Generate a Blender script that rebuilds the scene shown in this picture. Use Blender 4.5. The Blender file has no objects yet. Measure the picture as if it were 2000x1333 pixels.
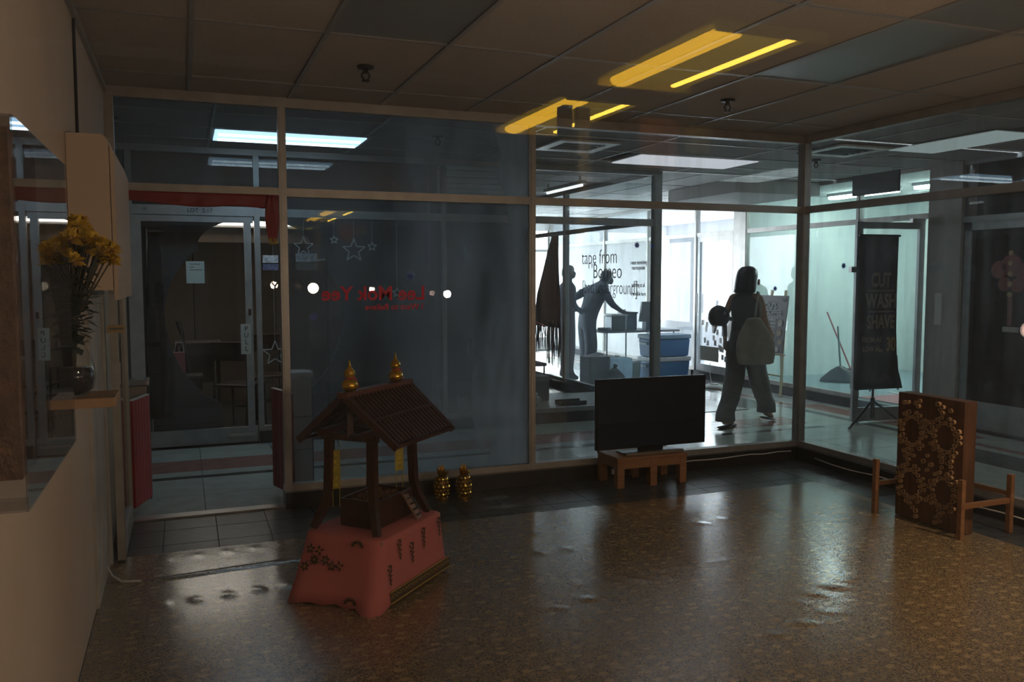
import bpy, bmesh, math, random
from mathutils import Vector, Matrix
random.seed(7)
S = bpy.context.scene
COL = S.collection

# ---------------------------------------------------------------- camera
cam_data = bpy.data.cameras.new('camera'); cam = bpy.data.objects.new('camera', cam_data); COL.objects.link(cam)
cam_data.sensor_width = 36; cam_data.lens = 29.73; cam_data.clip_start = .01
cam.matrix_world = Matrix(((0.93222465, 0.02806721, -0.36079001, 0), (-0.36187867, 0.06950547, -0.92963047, 0),
                           (-0.00101526, 0.99718665, 0.07495164, 1.55), (0, 0, 0, 1)))
S.camera = cam
# ---------------------------------------------------------------- world (overcast sky), sun, exposure
w = bpy.data.worlds.new('sky'); S.world = w; w.use_nodes = True
bg = w.node_tree.nodes['Background']; bg.inputs[0].default_value = (.86, .93, 1, 1); bg.inputs[1].default_value = 13
def portal(name, loc, rot, sx, sy):
    l = bpy.data.lights.new(name, 'AREA'); l.shape = 'RECTANGLE'; l.size = sx; l.size_y = sy
    l.cycles.is_portal = True
    o = bpy.data.objects.new(name, l); COL.objects.link(o); o.location = loc; o.rotation_euler = rot; o['kind'] = 'helper'
R90 = math.pi/2
portal('sky_portal_end', (6.2, 16.9, 1.4), (-R90, 0, 0), 2.4, 2.6)
portal('sky_portal_side', (10.3, 13.4, 1.4), (0, R90, 0), 2.6, 6.4)
sun = bpy.data.lights.new('sun', 'SUN'); sun.energy = 24; sun.angle = .02; sun.color = (1, .97, .92)
so = bpy.data.objects.new('sun', sun); COL.objects.link(so)
so.rotation_euler = Vector((-.28, -.86, -.37)).to_track_quat('-Z', 'Y').to_euler()
def spot(name, loc, aim, power, col, size=1.2, blend=.8, rad=.05):
    l = bpy.data.lights.new(name, 'SPOT'); l.energy = power; l.color = col; l.spot_size = size; l.spot_blend = blend; l.shadow_soft_size = rad
    o = bpy.data.objects.new(name, l); COL.objects.link(o); o.location = loc
    o.rotation_euler = (Vector(aim)-Vector(loc)).to_track_quat('-Z', 'Y').to_euler()
    return o
vs = S.view_settings
vs.view_transform = 'Standard'; vs.look = 'None'; vs.exposure = 0; vs.gamma = 1; vs.use_curve_mapping = False
S.cycles.transparent_max_bounces = 24; S.cycles.max_bounces = 5; S.cycles.diffuse_bounces = 3; S.cycles.glossy_bounces = 2; S.cycles.adaptive_threshold = .12
S.cycles.sample_clamp_indirect = 4
S.cycles.caustics_reflective = False; S.cycles.caustics_refractive = False

# ---------------------------------------------------------------- materials
MATS = {}
def nt(m): return m.node_tree.nodes, m.node_tree.links
def M(name, col=(.5, .5, .5), rough=.6, metal=0, emit=0, ecol=None, spec=.5, noise=0, nscale=20, bump=0, bscale=60, coat=0, trans=0):
    if name in MATS: return MATS[name]
    m = bpy.data.materials.new(name); m.use_nodes = True; N, L = nt(m); b = N['Principled BSDF']
    b.inputs['Base Color'].default_value = (*col, 1); b.inputs['Roughness'].default_value = rough
    b.inputs['Metallic'].default_value = metal; b.inputs['Specular IOR Level'].default_value = spec
    if coat: b.inputs['Coat Weight'].default_value = coat; b.inputs['Coat Roughness'].default_value = .1
    if emit: b.inputs['Emission Color'].default_value = (*(ecol or col), 1); b.inputs['Emission Strength'].default_value = emit
    if noise or bump: g = N.new('ShaderNodeNewGeometry')
    if noise:
        t = N.new('ShaderNodeTexNoise'); t.inputs['Scale'].default_value = nscale; t.inputs['Detail'].default_value = 5
        L.new(g.outputs['Position'], t.inputs['Vector'])
        r = N.new('ShaderNodeValToRGB'); r.color_ramp.elements[0].position = .3; r.color_ramp.elements[1].position = .7
        r.color_ramp.elements[0].color = (*[c*(1-noise) for c in col], 1); r.color_ramp.elements[1].color = (*[min(1, c*(1+noise)) for c in col], 1)
        L.new(t.outputs['Fac'], r.inputs['Fac']); L.new(r.outputs['Color'], b.inputs['Base Color'])
    if bump:
        t2 = N.new('ShaderNodeTexNoise'); t2.inputs['Scale'].default_value = bscale; t2.inputs['Detail'].default_value = 3
        L.new(g.outputs['Position'], t2.inputs['Vector'])
        bp = N.new('ShaderNodeBump'); bp.inputs['Strength'].default_value = bump; bp.inputs['Distance'].default_value = .01
        L.new(t2.outputs['Fac'], bp.inputs['Height']); L.new(bp.outputs['Normal'], b.inputs['Normal'])
    MATS[name] = m; return m
def wood(name, c1, c2, rough=.45, scale=6, axis=0):
    if name in MATS: return MATS[name]
    m = M(name, c1, rough); N, L = nt(m); b = N['Principled BSDF']
    g = N.new('ShaderNodeTexCoord'); mp = N.new('ShaderNodeMapping'); s = [30, 30, 30]; s[axis] = 3; mp.inputs['Scale'].default_value = s
    t = N.new('ShaderNodeTexNoise'); t.inputs['Scale'].default_value = scale/6; t.inputs['Detail'].default_value = 6
    r = N.new('ShaderNodeValToRGB'); r.color_ramp.elements[0].color = (*c1, 1); r.color_ramp.elements[1].color = (*c2, 1)
    r.color_ramp.elements[0].position = .35; r.color_ramp.elements[1].position = .65
    L.new(g.outputs['Object'], mp.inputs['Vector']); L.new(mp.outputs['Vector'], t.inputs['Vector']); L.new(t.outputs['Fac'], r.inputs['Fac']); L.new(r.outputs['Color'], b.inputs['Base Color'])
    return m
def emis(name, col, s):
    if name in MATS: return MATS[name]
    m = bpy.data.materials.new(name); m.use_nodes = True; N, L = nt(m); N.remove(N['Principled BSDF'])
    e = N.new('ShaderNodeEmission'); e.inputs[0].default_value = (*col, 1); e.inputs[1].default_value = s
    L.new(e.outputs[0], N['Material Output'].inputs[0]); MATS[name] = m; return m
def glass(name, tint=(1, 1, 1), dirt=0, dscale=(2, 2, 1), dcol=(.75, .8, .85), refl=.04, rough=0, thresh=.45, base=0, grad=None):
    if name in MATS: return MATS[name]
    m = bpy.data.materials.new(name); m.use_nodes = True; N, L = nt(m); N.remove(N['Principled BSDF'])
    tr = N.new('ShaderNodeBsdfTransparent'); tr.inputs[0].default_value = (*tint, 1)
    gl = N.new('ShaderNodeBsdfGlossy'); gl.inputs['Roughness'].default_value = rough
    lw = N.new('ShaderNodeLayerWeight'); lw.inputs['Blend'].default_value = .5
    pw = N.new('ShaderNodeMath'); pw.operation = 'POWER'; pw.inputs[1].default_value = 5; L.new(lw.outputs['Facing'], pw.inputs[0])
    ma = N.new('ShaderNodeMath'); ma.operation = 'MULTIPLY_ADD'; ma.inputs[1].default_value = 1-refl; ma.inputs[2].default_value = refl; L.new(pw.outputs[0], ma.inputs[0])
    mx = N.new('ShaderNodeMixShader'); L.new(ma.outputs[0], mx.inputs[0]); L.new(tr.outputs[0], mx.inputs[1]); L.new(gl.outputs[0], mx.inputs[2])
    out = mx
    if dirt:
        df = N.new('ShaderNodeBsdfDiffuse'); tl = N.new('ShaderNodeBsdfTranslucent'); df.inputs[0].default_value = (*dcol, 1); tl.inputs[0].default_value = (*dcol, 1)
        a = N.new('ShaderNodeMixShader'); a.inputs[0].default_value = .6; L.new(df.outputs[0], a.inputs[1]); L.new(tl.outputs[0], a.inputs[2])
        g = N.new('ShaderNodeNewGeometry'); mp = N.new('ShaderNodeMapping'); mp.inputs['Scale'].default_value = dscale
        t = N.new('ShaderNodeTexNoise'); t.inputs['Scale'].default_value = 1; t.inputs['Detail'].default_value = 3; t.inputs['Roughness'].default_value = .65
        L.new(g.outputs['Position'], mp.inputs[0]); L.new(mp.outputs[0], t.inputs['Vector'])
        r = N.new('ShaderNodeMapRange'); r.inputs['From Min'].default_value = thresh; r.inputs['From Max'].default_value = .8; r.inputs['To Min'].default_value = base; r.inputs['To Max'].default_value = dirt
        L.new(t.outputs['Fac'], r.inputs['Value'])
        fac = r.outputs[0]
        if grad:      # dirt mask ramped along X, painting in a haze of light that grows sideways
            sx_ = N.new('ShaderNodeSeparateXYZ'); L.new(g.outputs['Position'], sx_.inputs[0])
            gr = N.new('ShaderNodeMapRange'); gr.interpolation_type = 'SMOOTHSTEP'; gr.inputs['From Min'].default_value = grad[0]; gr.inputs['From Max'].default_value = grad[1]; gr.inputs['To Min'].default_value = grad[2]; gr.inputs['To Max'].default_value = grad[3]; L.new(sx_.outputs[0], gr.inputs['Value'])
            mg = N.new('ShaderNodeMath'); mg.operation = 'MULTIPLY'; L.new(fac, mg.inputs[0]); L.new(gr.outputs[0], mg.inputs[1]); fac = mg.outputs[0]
        b = N.new('ShaderNodeMixShader'); L.new(fac, b.inputs[0]); L.new(mx.outputs[0], b.inputs[1]); L.new(a.outputs[0], b.inputs[2]); out = b
    L.new(out.outputs[0], N['Material Output'].inputs[0]); MATS[name] = m; return m

# ---------------------------------------------------------------- mesh helpers
class MB:
    def __init__(s): s.v = []; s.f = []
    def add(s, vs, fs):
        n = len(s.v); s.v += [tuple(v) for v in vs]; s.f += [tuple(i+n for i in f) for f in fs]; return s
    def box(s, x0, x1, y0, y1, z0, z1):
        return s.add([(x0, y0, z0), (x1, y0, z0), (x1, y1, z0), (x0, y1, z0), (x0, y0, z1), (x1, y0, z1), (x1, y1, z1), (x0, y1, z1)],
                     [(0, 3, 2, 1), (4, 5, 6, 7), (0, 1, 5, 4), (1, 2, 6, 5), (2, 3, 7, 6), (3, 0, 4, 7)])
    def bar(s, p0, p1, wd, th, up=(0, 0, 1)):      # rectangular bar between two points
        p0, p1 = Vector(p0), Vector(p1); d = (p1-p0).normalized(); u = Vector(up)
        if abs(d.dot(u)) > .98: u = Vector((0, 1, 0)) if abs(d.y) < .9 else Vector((1, 0, 0))
        sd = d.cross(u).normalized()*wd/2; u2 = sd.cross(d).normalized()*th/2
        V = [p+a+b for p in (p0, p1) for a, b in ((-sd, -u2), (sd, -u2), (sd, u2), (-sd, u2))]
        return s.add(V, [(0, 1, 2, 3), (7, 6, 5, 4), (0, 4, 5, 1), (1, 5, 6, 2), (2, 6, 7, 3), (3, 7, 4, 0)])
    def tube(s, pts, r, n=10, flat=1, cap=True, up=None):
        pts = [Vector(p) for p in pts]; rs = r if isinstance(r, (list, tuple)) else [r]*len(pts); V = []; F = []
        ref = Vector(up) if up else None
        for i, p in enumerate(pts):
            d = (pts[min(i+1, len(pts)-1)]-pts[max(i-1, 0)]).normalized()
            if ref is None: ref = Vector((0, 0, 1)) if abs(d.z) < .9 else Vector((0, 1, 0))
            a = d.cross(ref)
            if a.length < 1e-4: a = d.orthogonal()
            a.normalize(); b = a.cross(d).normalized()
            if up is None: ref = b
            for k in range(n):
                t = 2*math.pi*k/n; V.append(p+a*math.cos(t)*rs[i]+b*math.sin(t)*rs[i]*flat)
        for i in range(len(pts)-1):
            for k in range(n): F.append((i*n+k, i*n+(k+1) % n, (i+1)*n+(k+1) % n, (i+1)*n+k))
        if cap: F.append(tuple(range(n-1, -1, -1))); F.append(tuple(range((len(pts)-1)*n, len(pts)*n)))
        return s.add(V, F)
    def rings(s, rings, n=16, cap=True):            # each ring: centre, rx vector, ry vector
        V = []; F = []
        for c, a, b in rings:
            c, a, b = Vector(c), Vector(a), Vector(b)
            for k in range(n): t = 2*math.pi*k/n; V.append(c+a*math.cos(t)+b*math.sin(t))
        for i in range(len(rings)-1):
            for k in range(n): F.append((i*n+k, i*n+(k+1) % n, (i+1)*n+(k+1) % n, (i+1)*n+k))
        if cap: F.append(tuple(range(n-1, -1, -1))); F.append(tuple(range((len(rings)-1)*n, len(rings)*n)))
        return s.add(V, F)
    def lathe(s, c, prof, n=20, sx=1, sy=1):
        return s.rings([((c[0], c[1], c[2]+z), (r*sx, 0, 0), (0, r*sy, 0)) for r, z in prof], n)
    def ball(s, c, rx, ry=None, rz=None, n=12, m=8):
        ry = ry or rx; rz = rz or rx
        return s.rings([((c[0], c[1], c[2]-rz*math.cos(math.pi*i/m)), (max(1e-4, rx*math.sin(math.pi*i/m)), 0, 0), (0, max(1e-4, ry*math.sin(math.pi*i/m)), 0)) for i in range(m+1)], n)
    def prism(s, poly, off):                        # polygon of 3-D points swept by a vector
        n = len(poly); off = Vector(off); P = [Vector(p) for p in poly]
        return s.add(P+[p+off for p in P], [tuple(range(n-1, -1, -1)), tuple(range(n, 2*n))]+[(i, (i+1) % n, n+(i+1) % n, n+i) for i in range(n)])
    def quad(s, a, b, c, d): return s.add([a, b, c, d], [(0, 1, 2, 3)])
    def build(s, name, mat, parent=None, smooth=False, bev=0, sub=0, kind=None):
        me = bpy.data.meshes.new(name); me.from_pydata(s.v, [], s.f); me.update()
        bm = bmesh.new(); bm.from_mesh(me); bmesh.ops.recalc_face_normals(bm, faces=bm.faces); bm.to_mesh(me); bm.free()
        return put(name, me, mat, parent, smooth, bev, sub, kind)
def wpos(p):
    v = Vector((0, 0, 0))
    while p: v += p.location; p = p.parent
    return v
def put(name, me, mat, parent=None, smooth=False, bev=0, sub=0, kind=None):
    me.materials.append(mat)
    if smooth:
        for p in me.polygons: p.use_smooth = True
    o = bpy.data.objects.new(name, me); COL.objects.link(o)
    if parent: o.parent = parent; o.location = -wpos(parent)
    if bev: b = o.modifiers.new('bevel', 'BEVEL'); b.width = bev; b.segments = 2; b.limit_method = 'ANGLE'
    if sub: b = o.modifiers.new('subdivision', 'SUBSURF'); b.levels = sub; b.render_levels = sub
    if kind: o['kind'] = kind
    return o
def tag(o, label, cat, group=None, kind=None):
    o['label'] = label; o['category'] = cat
    if group: o['group'] = group
    if kind: o['kind'] = kind
    return o
def thing(name, label, cat, loc=(0, 0, 0), group=None, kind=None):
    o = bpy.data.objects.new(name, None); COL.objects.link(o); o.location = loc; o.empty_display_size = .1
    return tag(o, label, cat, group, kind)
def text_mesh(body, size, bold=0, align='CENTER', sp=1):
    c = bpy.data.curves.new('t', 'FONT'); c.body = body; c.size = size; c.align_x = align; c.align_y = 'CENTER'; c.extrude = .001; c.offset = bold; c.space_character = sp
    c.resolution_u = 3
    o = bpy.data.objects.new('t', c); COL.objects.link(o); bpy.context.view_layer.update()
    me = bpy.data.meshes.new_from_object(o.evaluated_get(bpy.context.evaluated_depsgraph_get())); bpy.data.objects.remove(o)
    return me
def text(name, body, size, origin, xdir, ydir, mat, parent=None, bold=0, align='CENTER', sx=1, sp=1):
    me = text_mesh(body, size, bold, align, sp); x = Vector(xdir).normalized(); y = Vector(ydir).normalized(); z = x.cross(y)
    me.transform(Matrix(((x[0]*sx, y[0], z[0], origin[0]), (x[1]*sx, y[1], z[1], origin[1]), (x[2]*sx, y[2], z[2], origin[2]), (0, 0, 0, 1)))); me.materials.clear()
    return put(name, me, mat, parent)

# common materials
ALU = M('aluminium frame', (.42, .41, .39), .42, .55, noise=.12, nscale=9)
ALUG = M('aluminium grey', (.34, .37, .38), .45, .5, noise=.12, nscale=9)
WALL = M('cream wall paint', (.52, .44, .36), .75, noise=.05, nscale=3, bump=.12, bscale=250)
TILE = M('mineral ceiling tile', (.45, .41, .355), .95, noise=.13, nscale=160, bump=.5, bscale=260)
TBAR = M('ceiling grid metal', (.33, .33, .32), .45, .3)
TBAR2 = M('pale ceiling grid metal', (.55, .55, .54), .4, .3)
KERB = M('black kerb paint', (.018, .018, .02), .35, noise=.3, nscale=14)
DIFF = M('prismatic light diffuser', (.20, .22, .22), .28, spec=.6, bump=.35, bscale=420)
BLACK = M('black plastic', (.012, .012, .014), .35)
DARK = M('dark cloth', (.02, .021, .026), .85)
WHITEP = M('white plastic', (.75, .76, .76), .35)
STEEL = M('steel', (.5, .5, .5), .3, .9)
GCLEAR = glass('clean glass', (.97, .99, .985), dirt=.14, dscale=(3, 3, .8), thresh=.42, base=.06, dcol=(.62, .76, .95))
GROOM = glass('shop window glass with dust', (.95, .97, .97), dirt=.16, dscale=(6, 6, .7), thresh=.48, base=.035, dcol=(.64, .75, .88))
GDUSTY = glass('hazy window glass', (.74, .78, .80), dirt=.30, dscale=(2.2, 2.2, .5), thresh=.30, base=.04, dcol=(.60, .73, .86), grad=(1.2, 2.4, .55, 2.4))  # dirt ramp paints the brighter bluish haze towards the right mullion
GFAR = glass('old shopfront glass', (.9, .92, .92), dirt=.06, dscale=(5, 5, .8), thresh=.5)
GFRONT = glass('front window glass', (1, 1, 1), refl=.04, dirt=.02, dscale=(3, 3, 1), thresh=.4, base=.008)
# ================================================================ SETTING
H = 2.72
def shopfront(name, label, axis, plane, spans, posts, glazing, z0=.155, ztr=2.14, ztop=2.66, th=.06, pw=.05, fm=ALU, kerb=True, kerbside=None, trh=.055, ztrs=True):
    """A glazed partition. axis 'x' runs along X at Y = plane, axis 'y' along Y at X = plane. glazing: list of (from, to, lower glass, upper glass)."""
    t = thing(name, label, 'partition', kind='structure')
    def B(a0, a1, z_0, z_1, d=th/2, off=0):
        m = MB()
        return m.box(a0, a1, plane-d+off, plane+d+off, z_0, z_1) if axis == 'x' else m.box(plane-d+off, plane+d+off, a0, a1, z_0, z_1)
    for a0, a1 in spans:
        B(a0, a1, ztop, H, th/2+.01).build('head_rail', fm, t)
        if ztrs: B(a0, a1, ztr-trh, ztr, th/2-.002).build('transom', fm, t)
        if kerb: B(a0, a1, 0, z0-.045, .08).build('kerb', KERB, t); B(a0, a1, z0-.045, z0, th/2+.005).build('sill', fm, t)
    for p in posts:
        a, w_ = p if isinstance(p, tuple) else (p, pw)
        B(a-w_/2, a+w_/2, 0.0, H-.002, th/2+.003).build('mullion', fm, t)
        B(a-w_/2+.012, a+w_/2-.012, 0.0, H-.003, th/2+.009).build('mullion_cover', fm, t)
    for a0, a1, g1, g2 in glazing:
        if g1: B(a0, a1, z0, ztr-trh, .003).build('pane', g1, t)
        if g2: B(a0, a1, ztr, ztop, .003).build('pane', g2, t)
    return t
# our room: back partition and right partition
YB, XR, YF, XB, XL = 5.82, 4.90, 8.24, 7.44, -.42
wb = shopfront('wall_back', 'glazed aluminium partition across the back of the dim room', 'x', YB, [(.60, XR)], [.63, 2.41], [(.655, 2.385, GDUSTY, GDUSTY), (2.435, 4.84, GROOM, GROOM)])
MB().box(XL, .60, YB-.04, YB+.04, 2.66, H).build('head_rail', ALU, wb)
MB().box(XL, .60, YB-.03, YB+.03, 2.085, 2.14).build('transom', ALU, wb)
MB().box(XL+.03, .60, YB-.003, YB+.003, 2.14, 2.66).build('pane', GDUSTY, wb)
MB().box(XL, XL+.05, YB-.035, YB+.035, 0, H).build('mullion', ALU, wb)
MB().box(XL+.05, .60, YB-.05, YB+.05, 0, .012).build('threshold', M('worn metal threshold', (.5, .47, .44), .3, .7), wb)
wr = shopfront('wall_right', 'glazed aluminium partition down the right side of the dim room', 'y', XR, [(.25, YB)], [(YB, .085), 1.4], [(1.45, YB-.05, GROOM, GROOM)])
MB().box(XR-.045, XR+.045, .25, 1.4, 0, H).build('panel', WALL, wr)
# left wall
wl = thing('wall_left', 'plain cream wall along the left of the dim room', 'wall', kind='structure')
MB().box(XL-.12, XL, .25, 5.90, 0, H).build('wall_panel', WALL, wl)
MB().box(XL, XL+.012, 4.30, 5.0, 0, 2.1).build('wall_board', M('grey stained board', (.42, .40, .36), .7, noise=.2, nscale=5), wl)
MB().box(XL, XL+.025, 4.95, 5.02, 0, 2.1).build('jamb', M('grey jamb paint', (.40, .42, .42), .6, noise=.1), wl)
MB().box(XL, XL+.02, .3, 5.78, 2.68, 2.715).build('wall_angle', TBAR, wl)
MB().tube([(XL+.006, 4.22, 2.68), (XL+.006, 4.205, 2.12)], .007, 8).build('cable', BLACK, wl)
MB().box(-3.0, XL-.12, YB-.06, YB+.02, 0, H).build('wall_panel', WALL, wl)
# ceilings
TILE_ME = {}
def ceiling(name, label, xs, ys, special=None, skip=None, tmat=TILE, bmat=TBAR, x0=None, x1=None, y0=None, y1=None, barw=.024):
    c = thing(name, label, 'ceiling', kind='structure')
    X0, X1, Y0, Y1 = xs[0], xs[-1], ys[0], ys[-1]
    MB().box(X0, X1, Y0, Y1, H+.05, H+.10).build('slab', M('slab', (.1, .1, .1), .9), c)
    for x in xs: MB().box(x-barw/2, x+barw/2, Y0, Y1, H-.001, H+.012).build('grid_bar', bmat, c)
    for y in ys: MB().box(X0, X1, y-barw/2, y+barw/2, H, H+.012).build('grid_bar', bmat, c)
    for i in range(len(xs)-1):
        for j in range(len(ys)-1):
            k = (i, j)
            if skip and k in skip: continue
            m = (special or {}).get(k, tmat)
            dx, dy = xs[i+1]-xs[i], ys[j+1]-ys[j]; key = (round(dx, 3), round(dy, 3), m.name)
            if key not in TILE_ME:
                q = MB().box(-dx/2+.006, dx/2-.006, -dy/2+.006, dy/2-.006, H+.006, H+.03).build('tile', m, c); TILE_ME[key] = q.data
            else: q = bpy.data.objects.new('tile', TILE_ME[key]); COL.objects.link(q); q.parent = c
            if m is DIFF: q.name = 'light_panel'
            q.location = ((xs[i]+xs[i+1])/2, (ys[j]+ys[j+1])/2, 0); q.rotation_euler = (random.uniform(-.003, .003), random.uniform(-.003, .003), 0)
    return c
xs = [XL]+[.07+.61*k for k in range(8)]+[XR-.02]; ys = [.25, .69, 1.86, 3.03, 4.20, 5.37, YB-.02]
ceiling('ceiling', 'tiled suspended ceiling over the dim room', xs, ys, {(2, 3): DIFF, (6, 3): DIFF, (6, 2): DIFF})
xc = [-3.0]+[-.98+1.22*k for k in range(7)]; xc = [x for x in xc if x < 7.3]+[7.42]
yc = [YB+.02, 6.46, 7.10, 7.72, YF-.02]
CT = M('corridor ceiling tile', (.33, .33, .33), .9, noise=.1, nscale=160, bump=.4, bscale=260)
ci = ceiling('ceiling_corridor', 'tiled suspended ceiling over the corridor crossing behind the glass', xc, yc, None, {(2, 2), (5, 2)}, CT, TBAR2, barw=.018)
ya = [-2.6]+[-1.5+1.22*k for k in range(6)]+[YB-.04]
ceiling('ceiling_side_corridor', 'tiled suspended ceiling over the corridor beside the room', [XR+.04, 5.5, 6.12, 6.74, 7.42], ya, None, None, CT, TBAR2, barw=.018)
yb2 = [YF+.03, 9.46, 10.68, 11.9, 13.1, 14.3, 15.5, 16.8]
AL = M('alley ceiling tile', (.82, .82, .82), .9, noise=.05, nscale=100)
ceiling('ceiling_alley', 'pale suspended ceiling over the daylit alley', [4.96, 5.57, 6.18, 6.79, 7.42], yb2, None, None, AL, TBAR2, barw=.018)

# floors
fl = thing('floor', 'black slate floor of the dim room', 'floor', kind='structure')
MB().box(XL-.1, XR+.1, .2, YB, -.15, -.012).build('slab', M('screed', (.03, .03, .03), .9), fl)
SL = [M('black slate tile %d' % i, c, .32, noise=.45, nscale=11, bump=.25, bscale=35) for i, c in enumerate([(.035, .037, .04), (.028, .030, .033), (.042, .045, .048)])]
def tiles(parent, xs_, ys_, matf, z=0, gap=.0025, name='tile'):
    cache = {}
    for i in range(len(xs_)-1):
        for j in range(len(ys_)-1):
            dx, dy = xs_[i+1]-xs_[i], ys_[j+1]-ys_[j]; m = matf(i, j); key = (round(dx, 3), round(dy, 3), m.name)
            if key not in cache:
                q = MB().box(-dx/2+gap, dx/2-gap, -dy/2+gap, dy/2-gap, z-.012, z).build(name, m, parent); cache[key] = q.data
            else: q = bpy.data.objects.new(name, cache[key]); COL.objects.link(q); q.parent = parent
            q.location = ((xs_[i]+xs_[i+1])/2, (ys_[j]+ys_[j+1])/2, -.0004*random.random())
tiles(fl, [XL]+[-.15+.305*k for k in range(16)]+[XR], [4.90, 5.21, 5.515, YB], lambda i, j: random.choice(SL))
tiles(fl, [4.425, 4.73, XR], [2.2+.3375*k for k in range(9)], lambda i, j: random.choice(SL))

# glossy patterned vinyl sheet
def vinyl_mat():
    m = M('patterned vinyl', (.2, .15, .09), .24, spec=.7, coat=.7); N, L = nt(m); m.node_tree.nodes['Principled BSDF'].inputs['Coat Roughness'].default_value = .17; b = N['Principled BSDF']
    g = N.new('ShaderNodeNewGeometry')
    def noise(sc, det=2, dist=0):
        t = N.new('ShaderNodeTexNoise'); t.inputs['Scale'].default_value = sc; t.inputs['Detail'].default_value = det; t.inputs['Distortion'].default_value = dist; L.new(g.outputs['Position'], t.inputs['Vector']); return t.outputs['Fac']
    def math_(op, a, bb, c=None):
        n = N.new('ShaderNodeMath'); n.operation = op
        for i, v in enumerate((a, bb, c)):
            if v is None: continue
            if isinstance(v, (int, float)): n.inputs[i].default_value = v
            else: L.new(v, n.inputs[i])
        return n.outputs[0]
    mp = N.new('ShaderNodeMapping'); mp.inputs['Scale'].default_value = (1, 1.5, 1); L.new(g.outputs['Position'], mp.inputs[0])
    v = N.new('ShaderNodeTexVoronoi'); v.feature = 'F1'; v.inputs['Scale'].default_value = 11; v.inputs['Randomness'].default_value = .45; L.new(mp.outputs[0], v.inputs['Vector'])
    n1 = noise(55, 1, 1.2); blob = math_('LESS_THAN', math_('ADD', v.outputs['Distance'], math_('MULTIPLY', n1, .45)), .47)
    c1 = math_('LESS_THAN', math_('ABSOLUTE', math_('SUBTRACT', noise(75, 1, .8), .5), 0), .045)
    c2 = math_('LESS_THAN', math_('ABSOLUTE', math_('SUBTRACT', noise(48, 1, .5), .48), 0), .03)
    sc = math_('MAXIMUM', c1, c2)
    f = math_('MAXIMUM', math_('MULTIPLY', blob, .9), math_('MULTIPLY', sc, .75))
    r = N.new('ShaderNodeMix'); r.data_type = 'RGBA'; r.inputs['A'].default_value = (.095, .070, .04, 1); r.inputs['B'].default_value = (.33, .245, .13, 1)
    L.new(f, r.inputs['Factor']); L.new(r.outputs['Result'], b.inputs['Base Color'])
    mp2 = N.new('ShaderNodeMapping'); mp2.inputs['Scale'].default_value = (.9, 3.2, 1); L.new(g.outputs['Position'], mp2.inputs[0])
    t2 = N.new('ShaderNodeTexNoise'); t2.inputs['Scale'].default_value = 2.2; t2.inputs['Detail'].default_value = 2; L.new(mp2.outputs[0], t2.inputs['Vector'])
    bp = N.new('ShaderNodeBump'); bp.inputs['Strength'].default_value = .14; bp.inputs['Distance'].default_value = .012; L.new(t2.outputs['Fac'], bp.inputs['Height']); L.new(bp.outputs['Normal'], b.inputs['Normal'])
    return m
def vinyl():
    x0, x1, y0, y1 = XL+.005, 4.44, .3, 5.055; nx, ny = 300, 300
    rip = [(1.62, 4.28, 1.1, .10, 13, .0055, .5), (2.1, 3.72, .5, -.5, 6, .004, 1.2), (3.15, 4.45, 1.2, .2, 12, .003, .6), (.42, 4.28, 1.1, .16, 15, .006, .4),
           (2.95, 3.25, .55, .6, 7, .006, 1.3), (2.5, 2.95, .5, .7, 5, .005, 1.3), (1.75, 3.55, .35, .3, 3, .006, 1.4), (.15, 4.95, .8, .05, 10, .003, .4), (1.9, 4.62, .4, .1, 5, .003, .7)]
    V = []; 
    for j in range(ny+1):
        y = y0+(y1-y0)*j/ny
        for i in range(nx+1):
            x = x0+(x1-x0)*i/nx; z = .003
            for cx, cy, ln, sl, n, a, el in rip:
                dx = x-cx; dy = y-cy-dx*sl*.4
                if abs(dx) < ln and abs(dy) < .16:
                    z += a*math.exp(-(dy/.045)**2)*math.exp(-(dx/(ln*.55))**2)*max(0, math.sin(dx/ln*n*math.pi+dy*22*el))
            z += .007*math.exp(-((y-4.62-.05*math.sin(x*2))/.02)**2)*(1 if x < .75 else 0)
            z += .0018*math.exp(-((y-3.80-.0*x)/.012)**2)*max(0, 1-abs(x-2.8)/1.3)
            V.append((x, y, z))
    F = [(j*(nx+1)+i, j*(nx+1)+i+1, (j+1)*(nx+1)+i+1, (j+1)*(nx+1)+i) for j in range(ny) for i in range(nx)]
    me = bpy.data.meshes.new('vinyl_sheet'); me.from_pydata(V, [], F)
    o = put('vinyl_sheet', me, vinyl_mat(), None, True)
    tag(o, 'glossy brown patterned vinyl sheet with wrinkles laid over the room floor', 'flooring')
vinyl()
# corridor floor with its inlaid stripes
FG = [M('corridor tile %d' % i, c, .16, noise=.10, nscale=7) for i, c in enumerate([(.42, .46, .42), (.40, .44, .40), (.44, .48, .44)])]
FR = M('red corridor tile', (.30, .15, .125), .18, noise=.15, nscale=9); FD = M('dark corridor tile', (.06, .065, .06), .18)
fc = thing('floor_corridor', 'pale green tiled corridor floor with red and dark stripes', 'floor', kind='structure')
MB().box(-3, XB, YB, 17, -.15, -.012).box(XR, XB, -3, YB, -.15, -.012).build('slab', M('screed', (.03, .03, .03), .9), fc)
ysf = [YB+.05, 6.36, 6.91, 7.0, 7.17, 7.61, YF-.08]
tiles(fc, [-2.95+.61*k for k in range(15)]+[6.18], ysf, lambda i, j: FD if j == 2 else FR if j == 4 else random.choice(FG))
xs2 = [6.18, 6.66, 6.78, 6.90, 7.20, XB-.08]
tiles(fc, xs2, [YB+.05]+[6.36+.47*k for k in range(5)], lambda i, j: FD if i == 1 else FR if i == 3 else random.choice(FG))
tiles(fc, [XR+.08, 5.55]+xs2, [-.2+.6*k for k in range(10)]+[YB+.05], lambda i, j: FD if i == 2 else FR if i == 4 else random.choice(FG))
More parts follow.
